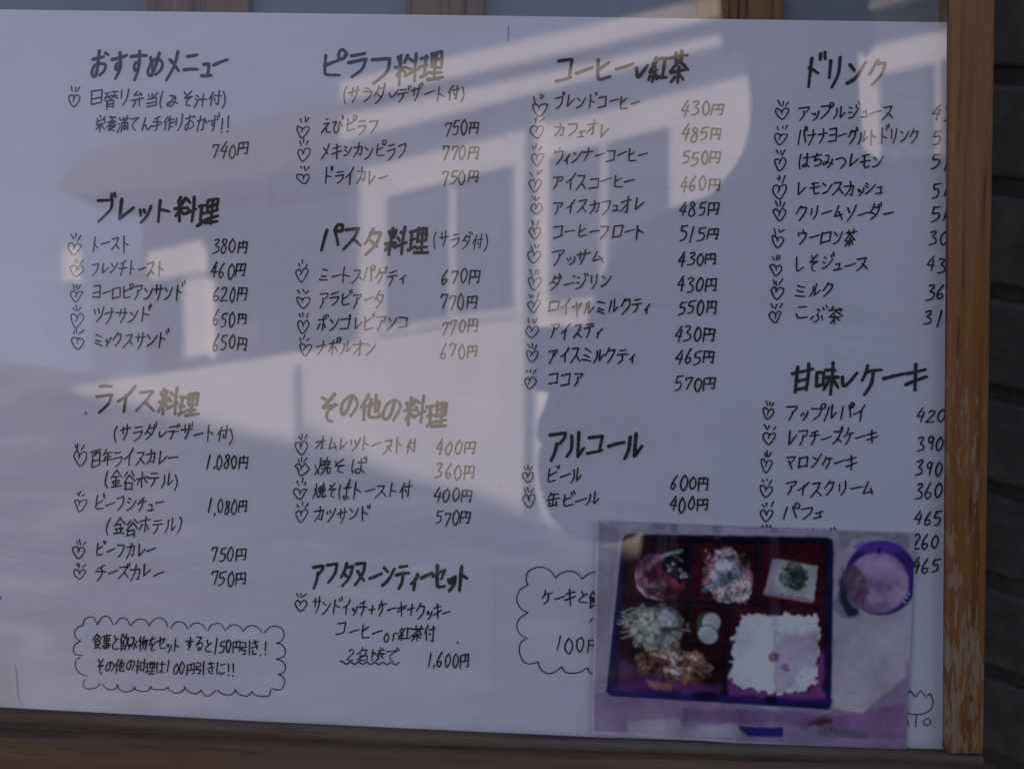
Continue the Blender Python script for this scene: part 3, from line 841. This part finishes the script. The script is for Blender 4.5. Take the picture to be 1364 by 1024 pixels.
def seg(x0, y0, x1, y1, w_):
    dx, dy = x1 - x0, y1 - y0
    L2 = dx * dx + dy * dy
    t_ = np.clip(((QX - x0) * dx + (QY - y0) * dy) / L2, 0, 1)
    return np.hypot(QX - x0 - t_ * dx, QY - y0 - t_ * dy) < w_ / 2

IMG[:] = col((116, 108, 124))
paint(QX > -999, (116, 108, 124), 1, 0, 0.10, 60, 4)
paint(inside([(-60, 700), (960, 790), (1400, 500), (1400, 1100), (-60, 1100)], 14, 60), (106, 88, 116), 0.9, 4, 0.06, 40)
paint(inside([(340, 765), (1000, 800), (1290, 745), (1300, 900), (1060, 900), (900, 840), (560, 835), (345, 820)], 10, 40), (96, 66, 106), 0.75, 4, 0.1, 30)
paint(inside([(985, 330), (1285, 380), (1280, 640), (1190, 720), (1100, 790), (985, 770)], 12, 50, 5), (120, 114, 124), 1, 2, 0.05, 40)
paint(inside([(-40, -20), (80, 20), (20, 690), (-40, 700)], 5, 40), (104, 98, 112), 0.9, 2, 0.05, 50)
paint(ell(1040, 330, 55, 60, 0, 0.1), (70, 82, 112), 0.7, 6)
# tray
TRAY = [(112, 34), (960, 48), (984, 60), (988, 90), (978, 752), (962, 776), (44, 718), (24, 700), (28, 660), (92, 60)]
tray_mask = inside(TRAY)
paint(tray_mask, (30, 24, 72), 1, 1, 0.12, 40)
paint(inside([(40, 660), (985, 730), (975, 775), (40, 715)]), (42, 30, 106), 0.9, 2, 0.1, 30)
paint(inside([(100, 45), (965, 58), (950, 345), (960, 380), (940, 730), (75, 690), (92, 330)]), (24, 14, 36), 1, 2, 0.1, 30)
for cpoly, cc, cd in (([(120, 66), (385, 72), (378, 318), (108, 308)], (66, 14, 26), (48, 10, 20)), ([(400, 74), (664, 78), (658, 328), (384, 318)], (70, 15, 28), (50, 11, 22)), ([(682, 76), (950, 82), (952, 345), (674, 338)], (76, 14, 28), (54, 10, 22)),
                      ([(380, 338), (534, 340), (530, 496), (372, 492)], (66, 14, 28), (50, 11, 22)), ([(92, 330), (362, 330), (362, 505), (528, 520), (524, 712), (80, 690)], (60, 16, 30), (44, 12, 26)), ([(552, 345), (952, 355), (944, 734), (542, 712)], (76, 18, 36), (60, 14, 30))):
    paint(inside(cpoly), cc, 1, 2, 0, 45, 8, cd)
paint(inside([(78, 560), (300, 640), (520, 670), (520, 712), (78, 690)], 10, 40), (92, 38, 104), 0.9, 8)
paint(inside([(545, 600), (600, 690), (880, 700), (945, 500), (944, 734), (542, 714)], 10, 40), (110, 50, 116), 0.95, 8)
for s in ((385, 60, 372, 500), (672, 70, 664, 335), (95, 320, 955, 350), (540, 340, 532, 715)):
    paint(seg(*s, 13), (26, 16, 34), 1, 1)
    paint(seg(s[0] + 3, s[1] + 3, s[2] + 3, s[3] + 3, 3), (70, 50, 84), 0.7, 1)
paint(seg(370, 500, 535, 505, 9), (34, 22, 44), 1, 1)
# sliced ham and seaweed
hm = ell(252, 216, 108, 98, 20, 0.05)
paint(hm, (96, 26, 50), 1, 1, 0, 40, 12, (124, 52, 78))
paint(ell(330, 250, 60, 90, 20) & hm, (70, 16, 36), 0.5, 8)
for k in range(6):
    a_ = ell(300 + k * 4 - k * 18, 236 - k * 3, 112, 100, 20) & ~ell(308 + k * 4 - k * 18, 238 - k * 3, 110, 99, 20) & hm
    paint(a_, (168, 108, 132), 0.7, 1)
paint(ell(245, 262, 40, 30, 20, 0.2), (172, 122, 142), 0.55, 5)
paint(inside([(150, 255), (190, 300), (270, 318), (265, 312), (195, 292), (158, 250)]), (170, 130, 150), 0.8, 1)
paint(inside([(262, 118), (300, 100), (372, 92), (378, 236), (338, 244), (300, 210), (258, 190)], 14, 26), (20, 16, 34), 1, 1, 0.4, 12)
for s in ((270, 126, 345, 106, 16), (290, 190, 312, 160, 12), (335, 180, 362, 206, 14), (345, 215, 368, 214, 12), (322, 130, 350, 150, 7), (280, 165, 292, 172, 6)):
    paint(seg(*s) & (vnoise(QX, QY, 8, 21) > 0.32), (158, 138, 160), 0.9, 1)
# stewed dish
paint(inside([(488, 96), (560, 95), (592, 130), (640, 190), (650, 215), (640, 290), (604, 326), (490, 322), (470, 280), (432, 250), (436, 185), (478, 150)], 12, 22), (110, 68, 72), 1, 1, 0.3, 14)
paint(inside([(488, 98), (556, 95), (598, 140), (612, 190), (560, 215), (500, 240), (460, 225), (490, 160)], 12, 22, 6), (160, 144, 164), 1, 1, 0, 14, 31, (126, 104, 130))
paint(inside([(590, 150), (645, 205), (636, 235), (590, 200)], 5), (120, 88, 84), 0.9, 1)
paint(inside([(500, 262), (610, 220), (640, 240), (636, 300), (600, 326), (490, 320)], 10, 16, 7), (158, 140, 150), 1, 1, 0, 9, 35, (112, 76, 86))
paint(seg(442, 272, 604, 198, 24), (50, 84, 98), 1, 1, 0.25, 12)
paint(seg(450, 262, 600, 194, 7), (92, 126, 136), 0.7, 1)
paint(ell(545, 130, 18, 12, 0, 0.3), (96, 70, 100), 0.6, 2)
# tofu with green topping
paint(inside([(694, 280), (905, 312), (900, 326), (690, 292)]), (136, 104, 128), 1, 1)
paint(inside([(736, 138), (922, 172), (906, 312), (696, 280)], 3), (160, 152, 166), 1, 1, 0.06, 30)
paint(inside([(730, 140), (765, 144), (735, 286), (700, 281)]), (132, 122, 138), 0.8, 2)
paint(ell(820, 212, 58, 56, 0, 0.25, 16), (30, 42, 44), 1, 1, 0, 8, 41, (84, 100, 96))
# cabbage, cucumber
paint(ell(238, 432, 122, 100, 5, 0.18, 22), (98, 102, 92), 1, 1, 0.3, 12)
for k in range(190):
    a, r_ = rng.random() * 6.28, rng.random() ** 0.6
    x, y = 232 + math.cos(a) * r_ * 112, 428 + math.sin(a) * r_ * 92
    b_ = rng.random() * 3.14; l_ = rng.uniform(18, 48)
    g_ = rng.uniform(0.82, 1.0)
    paint(seg(x, y, x + math.cos(b_) * l_, y + math.sin(b_) * l_ * 0.7, rng.uniform(3, 6.5)), (164 * g_, 164 * g_, 156 * g_), 0.85, 1)
for k in range(10):
    y = rng.uniform(365, 470)
    paint(seg(140, y + rng.uniform(-20, 20), rng.uniform(72, 100), y, 4), (160, 158, 144), 0.85, 1)
paint(ell(292, 396, 50, 50), (72, 96, 78), 0.9, 1)
paint(ell(290, 396, 44, 45), (122, 120, 130), 1, 1)
paint(ell(462, 412, 52, 48, 20), (44, 72, 56), 1, 1); paint(ell(472, 408, 38, 40, 20), (142, 150, 146), 1, 1, 0.06, 12)
paint(ell(456, 458, 46, 40, 30), (56, 86, 66), 1, 1); paint(ell(458, 460, 42, 36, 30), (146, 150, 150), 1, 1, 0.06, 12)
# sauced meat
paint(inside([(150, 548), (200, 530), (330, 522), (420, 530), (475, 590), (465, 640), (390, 662), (300, 660), (200, 628), (158, 612)], 12, 24), (84, 56, 44), 1, 1, 0, 12, 51, (120, 92, 78))
for x0, y0, x1, y1, c_, w_ in ((190, 550, 260, 590, (120, 36, 40), 13), (215, 536, 280, 560, (150, 130, 128), 8), (290, 530, 340, 560, (160, 150, 148), 16), (285, 575, 345, 590, (120, 34, 38), 14), (280, 605, 330, 625, (158, 146, 146), 18), (300, 560, 330, 600, (150, 130, 128), 12), (360, 540, 420, 570, (156, 140, 138), 14), (365, 570, 430, 610, (118, 30, 36), 15), (375, 600, 425, 625, (150, 130, 126), 10), (400, 545, 450, 590, (122, 36, 40), 9), (180, 590, 255, 610, (126, 92, 80), 12), (390, 630, 440, 640, (96, 84, 44), 14)):
    paint(seg(x0, y0, x1, y1, w_) & (vnoise(QX, QY, 9, 61) > 0.3), c_, 0.9, 1)
paint(inside([(190, 650), (300, 668), (305, 695), (225, 690)], 4), (140, 82, 92), 1, 1)
# rice and water stains
RICE = [(606, 378), (735, 376), (760, 372), (918, 378), (926, 402), (920, 655), (872, 690), (790, 712), (690, 698), (556, 668), (566, 470), (590, 420)]
paint(inside(RICE, 15, 14, 3), (162, 156, 172), 1, 1, 0.06, 9)
paint(inside([(722, 376), (750, 376), (748, 470), (742, 560), (728, 550), (738, 470)], 4), (122, 114, 130), 0.95, 1)
paint(inside([(750, 458), (830, 468), (925, 450), (920, 600), (860, 596), (832, 650), (840, 690), (740, 706), (738, 560)], 9, 30) & inside(RICE, 15, 14, 3), (126, 117, 134), 0.95, 2, 0.04, 30)
paint(ell(738, 556, 28, 22, 20, 0.35), (106, 78, 112), 0.85, 2); paint(ell(786, 600, 22, 18, 40, 0.35), (112, 86, 122), 0.8, 2)
def flecks(mask, n, len_, w_, lo, hi, seed, alpha=0.5):
    g = np.random.default_rng(seed)
    jj, ii = np.nonzero(mask)
    pick = g.integers(0, len(jj), n)
    for q_ in pick:
        j, i = jj[q_], ii[q_]
        x, y = QX[j, i], QY[j, i]
        a = g.random() * 3.14; l_ = g.uniform(*len_) / 2
        r0, r1, k0, k1 = max(j - 12, 0), j + 13, max(i - 12, 0), i + 13
        X, Y = QX[r0:r1, k0:k1] - x, QY[r0:r1, k0:k1] - y
        t_ = np.clip(X * math.cos(a) + Y * math.sin(a), -l_, l_)
        d = np.hypot(X - t_ * math.cos(a), Y - t_ * math.sin(a))
        al = (np.clip((w_ / 2 + 1.2 - d) / 2.4, 0, 1) * alpha * mask[r0:r1, k0:k1])[..., None]
        f = g.random()
        C = col([lo[c] + (hi[c] - lo[c]) * f for c in range(3)])
        IMG[r0:r1, k0:k1] = IMG[r0:r1, k0:k1] * (1 - al) + C * al
rice_m = inside(RICE, 15, 14, 3)
flecks(rice_m & ~inside([(735, 440), (925, 440), (925, 610), (740, 720)]), 1500, (7, 13), 4.2, (138, 132, 150), (172, 166, 180), 11, 0.7)
flecks(rice_m & inside([(735, 440), (925, 440), (925, 610), (740, 720)]), 420, (7, 13), 4.0, (118, 109, 126), (132, 123, 138), 12)
paint(ell(738, 556, 26, 20, 20, 0.35), (96, 52, 84), 0.85, 2); paint(ell(788, 602, 20, 16, 40, 0.35), (104, 70, 108), 0.8, 2)
meat_m = inside([(150, 548), (200, 530), (330, 522), (420, 530), (475, 590), (465, 640), (390, 662), (300, 660), (200, 628), (158, 612)], 8, 24)
flecks(meat_m, 170, (6, 20), 7, (40, 20, 20), (110, 60, 48), 13)
flecks(meat_m, 60, (4, 12), 3.2, (150, 130, 125), (176, 160, 156), 14)
flecks(ell(238, 432, 118, 96), 260, (10, 24), 3.0, (70, 80, 66), (120, 124, 104), 15)
flecks(inside([(440, 100), (640, 120), (645, 290), (600, 322), (490, 320), (440, 240)]), 420, (4, 13), 4, (74, 44, 54), (176, 160, 172), 16)
flecks(ell(820, 212, 56, 54), 220, (5, 12), 4, (16, 24, 26), (104, 118, 108), 17)
flecks(inside([(265, 118), (370, 95), (375, 236), (300, 205)]), 70, (5, 16), 4, (8, 6, 16), (60, 50, 78), 18)
paint(inside([(150, 300), (120, 215), (150, 150), (165, 150), (138, 215), (170, 300)]), (74, 20, 34), 0.5, 3)
# soup bowl
bowl_mask = ell(1186, 220, 152, 157)
paint(inside([(1005, 250), (1030, 170), (1060, 330), (1100, 370), (1050, 385), (1015, 330)], 10), (24, 16, 40), 0.85, 5)
paint(bowl_mask, (46, 26, 96), 1, 1, 0.12, 40)
paint(ell(1182, 90, 110, 30), (72, 44, 136), 0.6, 6)
sm = ell(1172, 242, 128, 128, 0)
paint(sm, (96, 76, 106), 1, 4, 0, 60, 71, (122, 100, 128))
paint(ell(1195, 190, 80, 50, 10, 0.2), (132, 110, 146), 0.5, 10)
paint(inside([(1060, 200), (1100, 340), (1180, 372), (1120, 300)], 8), (96, 70, 92), 0.6, 8)
paint(ell(1082, 250, 46, 90, -20, 0.2) & bowl_mask, (78, 58, 70), 0.9, 4, 0.3, 16)
paint(ell(1178, 106, 8, 14), (26, 16, 50), 0.9, 1)
for x, y in ((1290, 300), (1300, 285), (1282, 320)):
    paint(ell(x, y, 7, 4, 40), (150, 130, 170), 0.8, 1)
flecks(sm, 60, (8, 26), 10, (108, 80, 128), (134, 108, 146), 19, 0.25)
# torn strip, tag and stains below
paint(inside([(118, 826), (330, 812), (352, 848), (580, 836), (606, 900), (118, 880)], 4, 30), (120, 112, 126), 0.95, 1, 0.05, 30)
paint(inside([(585, 848), (776, 852), (775, 892), (628, 890)], 2), (40, 28, 100), 1, 1)
paint(ell(930, 828, 42, 16, -8, 0.4, 18), (72, 36, 46), 0.85, 2); paint(ell(880, 850, 30, 14, 0, 0.4, 18), (86, 52, 72), 0.4, 4)
paint(ell(440, 716, 60, 14, 3), (14, 10, 24), 0.7, 4); paint(ell(726, 738, 24, 20), (18, 12, 36), 0.7, 4)
for x, w_, y1 in ((314, 30, 700), (498, 30, 60), (738, 44, 720), (262, 44, 560)):
    paint((np.abs(QX - x) < w_ / 2) & (QY < y1), (112, 104, 118), 0.13, 3)
for x in (314, 498, 738):
    paint(inside([(x - 16, -40), (x + 16, -40), (x + 16, 28), (x, 36), (x - 16, 28)], 3), (98, 92, 108), 0.9, 2)
paint(inside([(1010, 20), (1310, 40), (1300, 110), (1250, 60), (1180, 50), (1080, 60), (1020, 110)], 10, 30), (100, 94, 104), 0.85, 2)
paint((vv > 0.988) | (uu < 0.006), (140, 130, 140), 0.6, 1)
_k = 0.80 + 0.32 * vnoise(QX, QY, 120, 91) + 0.12 * (vnoise(QX, QY, 26, 92) - 0.5) + 0.06 * (vnoise(QX, QY, 6.5, 93) - 0.5)
food = np.maximum.reduce([soft(m_.astype(float), 4) for m_ in (hm, meat_m, ell(238, 432, 118, 96), inside([(440, 100), (640, 120), (645, 290), (600, 322), (490, 320), (440, 240)]), ell(820, 212, 56, 54))])
_f = 1 + food * (1.5 * (vnoise(QX, QY, 34, 94) - 0.5) + 0.9 * (vnoise(QX + 50, QY, 15, 95) - 0.5))
_dark = 1 - 0.45 * soft((tray_mask & ~rice_m).astype(float), 3) * vnoise(QX, QY, 70, 96)
IMG = 1.22 * (IMG * (_k * np.clip(_f, 0.35, 1.8) * _dark)[..., None]) ** 1.30
for _c in range(3):
    IMG[..., _c] = soft(IMG[..., _c], 2)
IMG = np.clip(IMG * (1 + 0.07 * (rng.random(IMG.shape[:2])[..., None] - 0.5)), 0.003, 0.85)

mp_, tp, pp, _n = material('faded_print')
va = N(tp, 'ShaderNodeVertexColor'); va.layer_name = 'print'
tp.links.new(va.outputs['Color'], pp.inputs['Base Color'])
pp.inputs['Roughness'].default_value = 0.35
pp.inputs['Specular IOR Level'].default_value = 0.12
Y_PRINT = 0.0017
pts = np.empty((NV, NU, 3))
for j in range(NV):
    a = at(PX[j, 0], PY[j, 0], Y_PRINT); b = at(PX[j, -1], PY[j, -1], Y_PRINT)
    tt = np.linspace(0, 1, NU)[:, None]
    pts[j] = np.array(a) * (1 - tt) + np.array(b) * tt
curl = 0.0006 * np.clip((uu - 0.75) / 0.25, 0, 1) ** 2 + 0.0004 * np.clip((0.2 - uu) / 0.2, 0, 1) ** 2
pts[..., 1] -= curl

picture = empty('food_picture', BOARD)
tag(picture, 'faded purple photo print of a lunch box and soup bowl stuck over the menu sheet', 'photo print')
fm_t = tray_mask[:-1, :-1] & tray_mask[1:, 1:]
fm_b = bowl_mask[:-1, :-1] & bowl_mask[1:, 1:] & ~fm_t
def print_part(name, fm):
    jj, ii = np.nonzero(fm)
    k = (jj * NU + ii)
    quads = np.stack([k, k + NU, k + NU + 1, k + 1], 1)
    used, invx = np.unique(quads, return_inverse=True)
    v_ = pts.reshape(-1, 3)[used]
    me = bpy.data.meshes.new(name)
    me.from_pydata(v_.tolist(), [], invx.reshape(-1, 4).tolist())
    at_ = me.color_attributes.new('print', 'FLOAT_COLOR', 'POINT')
    c4 = np.concatenate([IMG.reshape(-1, 3)[used], np.ones((len(used), 1))], 1).astype(np.float32)
    at_.data.foreach_set('color', c4.ravel())
    me.update()
    return link(name, me, picture, mp_)
print_part('print_paper', ~(fm_t | fm_b))
print_part('pictured_lunch_box', fm_t)
print_part('pictured_soup_bowl', fm_b)
M_STAMP = plain('pale_stamp_ink', (0.42, 0.36, 0.46), 0.5, 0.1, 100)
M_STAMP2 = plain('dark_stamp_ink', (0.10, 0.06, 0.14), 0.5, 0.1, 100)
st_ = random.getstate()
p = Pen(Y_PRINT - 0.0007); p.text('2015.07.03', 1092, 1158, 974.5, 978.5, 8.5, 2.6, jit=0.1, shear=0.0, rise=0.0); o1 = p.build('date_stamp', M_STAMP2, picture)
random.setstate(st_)
p = Pen(Y_PRINT - 0.0008); p.text('2015.07.03', 1092, 1158, 974.5, 978.5, 8.5, 1.3, jit=0.1, shear=0.0, rise=0.0); p.build('stamp_fill', M_STAMP, o1)

# ------------------------------------------------------------------ the photographer, seen in the glass
o_, d_ = mirror_ray(1062, 30)
HEAD = o_ + d_ * ((-0.80 - o_.y) / d_.y)
def body_at(px, py, y):
    o, d = mirror_ray(px, py)
    return o + d * ((y - o.y) / d.y)
root = Vector((HEAD.x, HEAD.y, 0))
FWD = (B3 @ F_).normalized()
RGT = (B3 @ R_).normalized()
UPV = (B3 @ U_).normalized()
CAMB = CAM_W - FWD * 0.075
H0 = HEAD.z
J, E, RAD = [], [], []
def add(p, r, parent=None):
    J.append(Vector(p) - root); RAD.append(r)
    if parent is not None: E.append((parent, len(J) - 1))
    return len(J) - 1
hx, hy = HEAD.x, HEAD.y
pel = add((hx, hy - 0.06, H0 - 0.76), (0.185, 0.13))
wai = add((hx, hy - 0.04, H0 - 0.56), (0.185, 0.125), pel)
che = add((hx, hy - 0.02, H0 - 0.41), (0.175, 0.12), wai)
upc = add((hx, hy - 0.01, H0 - 0.285), (0.105, 0.085), che)
nek = add((hx, hy + 0.01, H0 - 0.17), (0.060, 0.060), upc)
jaw = add((hx, hy + 0.025, H0 - 0.075), (0.066, 0.072), nek)
hed = add((hx, hy + 0.01, H0 + 0.005), (0.080, 0.094), jaw)
crn = add((hx, hy + 0.005, H0 + 0.075), (0.060, 0.072), hed)
for side in (1, -1):
    sh = add((hx + (0.20 if side > 0 else -0.165), hy - 0.01, H0 - (0.235 if side > 0 else 0.315)), (0.068, 0.068) if side < 0 else (0.085, 0.08), upc)
    wr = CAMB + (RGT * 0.060 - UPV * 0.020 if side > 0 else RGT * -0.018 - UPV * 0.045) - FWD * 0.015
    el_ = body_at(806, 690, -0.66) if side < 0 else Vector((hx + 0.27, hy + 0.10, H0 - 0.48))
    um = add((J[sh] + root) * 0.5 + el_ * 0.5 + Vector((0, -0.01, 0)), (0.068, 0.068), sh)
    e1 = add(el_, (0.066, 0.066), um)
    wrp = el_ + (wr - el_) * 0.80
    e2 = add(wrp, (0.046, 0.044), e1)
    e3 = add(wr - UPV * 0.015 - FWD * 0.03, (0.034, 0.024), e2)
    for k in range(4):
        b0 = wr + UPV * (0.022 - 0.017 * k) - FWD * 0.005
        l_ = (0.9, 1.0, 0.95, 0.75)[k]
        a1 = add(b0, (0.0095, 0.0095), e3)
        a2 = add(b0 + FWD * 0.030 * l_ - RGT * side * 0.004, (0.0088, 0.0088), a1)
        add(b0 + FWD * 0.042 * l_ - RGT * side * 0.024 * l_, (0.008, 0.008), a2)
    t1 = add(wr - FWD * 0.035 - RGT * side * 0.012 + UPV * 0.005, (0.011, 0.011), e3)
    add(wr - FWD * 0.030 - RGT * side * 0.040 + UPV * 0.015, (0.0095, 0.0095), t1)
    hip = add((hx + side * 0.095, hy - 0.06, H0 - 0.86), (0.10, 0.105), pel)
    kn = add((hx + side * 0.11, hy - 0.02, (H0 - 0.86) * 0.53), (0.064, 0.066), hip)
    an = add((hx + side * 0.12, hy - 0.06, 0.09), (0.044, 0.046), kn)
    add((hx + side * 0.135, hy + 0.09, 0.035), (0.045, 0.032), an)
me = bpy.data.meshes.new('person')
me.from_pydata([tuple(j) for j in J], E, [])
person = link('person', me, None, None, Matrix.Translation(root))
sk = person.modifiers.new('skin', 'SKIN')
for i, v_ in enumerate(me.skin_vertices[0].data):
    v_.radius = RAD[i] if isinstance(RAD[i], tuple) else (RAD[i], RAD[i])
    v_.use_root = (i == 0)
ss = person.modifiers.new('subdivision', 'SUBSURF'); ss.levels = 2; ss.render_levels = 2
# clothes and skin by height and hand position
mc, tcn, pc, _ = material('clothes_and_skin')
gt = N(tcn, 'ShaderNodeTexCoord'); sx = N(tcn, 'ShaderNodeSeparateXYZ'); tcn.links.new(gt.outputs['Object'], sx.inputs[0])
isface = math_(tcn, 'GREATER_THAN', sx.outputs['Z'], H0 - 0.155)
vd = N(tcn, 'ShaderNodeVectorMath', operation='DISTANCE'); tcn.links.new(gt.outputs['Object'], vd.inputs[0]); vd.inputs[1].default_value = CAMB - root - FWD * 0.0
ishand = math_(tcn, 'LESS_THAN', vd.outputs['Value'], 0.105)
legs = math_(tcn, 'LESS_THAN', sx.outputs['Z'], H0 - 0.80)
cl = mixc(tcn, legs, (0.020, 0.021, 0.026), (0.012, 0.012, 0.016))
cl = mixc(tcn, math_(tcn, 'MAXIMUM', isface, ishand), cl, (0.16, 0.10, 0.075))
tcn.links.new(cl, pc.inputs['Base Color']); pc.inputs['Roughness'].default_value = 0.85
me.materials.append(mc)
tag(person, 'person in a dark jacket holding a camera, mirrored as a dark shape in the glass', 'person')
def ball(name, c, r, mat, parent, sz=(1, 1, 1), seg_=20, ring=12, cut=None):
    v_, f_ = [], []
    for i in range(ring + 1):
        th = math.pi * i / ring
        for k in range(seg_):
            ph = 2 * math.pi * k / seg_
            v_.append((c[0] + r * sz[0] * math.sin(th) * math.cos(ph), c[1] + r * sz[1] * math.sin(th) * math.sin(ph), c[2] + r * sz[2] * math.cos(th)))
    for i in range(ring if cut is None else cut):
        for k in range(seg_):
            f_.append((i * seg_ + k, (i + 1) * seg_ + k, (i + 1) * seg_ + (k + 1) % seg_, i * seg_ + (k + 1) % seg_))
    return mesh(name, v_, f_, mat, parent, None, True)
hc = HEAD - root
ball('hair', (0, -0.012, hc.z + 0.045), 0.098, M_HAIR, person, (0.92, 1.02, 0.95), cut=8)
for s in (1, -1):
    ball('eye', (s * 0.030, 0.088, hc.z + 0.002), 0.011, M_CAMERA, person, seg_=12, ring=8)
    ball('ear', (s * 0.080, 0.0, hc.z - 0.012), 0.028, M_SKIN, person, (0.4, 0.7, 1.1), 12, 8)
ball('nose', (0, 0.103, hc.z - 0.028), 0.016, M_SKIN, person, (0.8, 1.0, 1.4), 12, 8)

camm = Matrix((RGT, FWD, UPV)).transposed().to_4x4(); camm.translation = CAMB
hc_ = empty('handheld_camera', camm)
tag(hc_, 'small black camera held up by the person in front of the glass', 'camera')
box('camera_body', (0, 0, 0), (0.086, 0.034, 0.058), M_CAMERA, hc_, None, 0.006)
v_, f_ = [], []
prof = [(0.0, 0.018), (0.030, 0.018), (0.030, 0.042), (0.027, 0.062), (0.022, 0.062), (0.018, 0.050), (0.0, 0.050)]
for r_, y_ in prof:
    for k in range(28):
        a = 2 * math.pi * k / 28
        v_.append((r_ * math.cos(a), y_, r_ * math.sin(a)))
for i in range(len(prof) - 1):
    for k in range(28):
        f_.append((i * 28 + k, i * 28 + (k + 1) % 28, (i + 1) * 28 + (k + 1) % 28, (i + 1) * 28 + k))
mesh('lens', v_, f_, M_CAMERA, hc_)
box('shutter_button', (0.032, 0.004, 0.031), (0.012, 0.012, 0.006), M_CAMERA, hc_, None, 0.002)
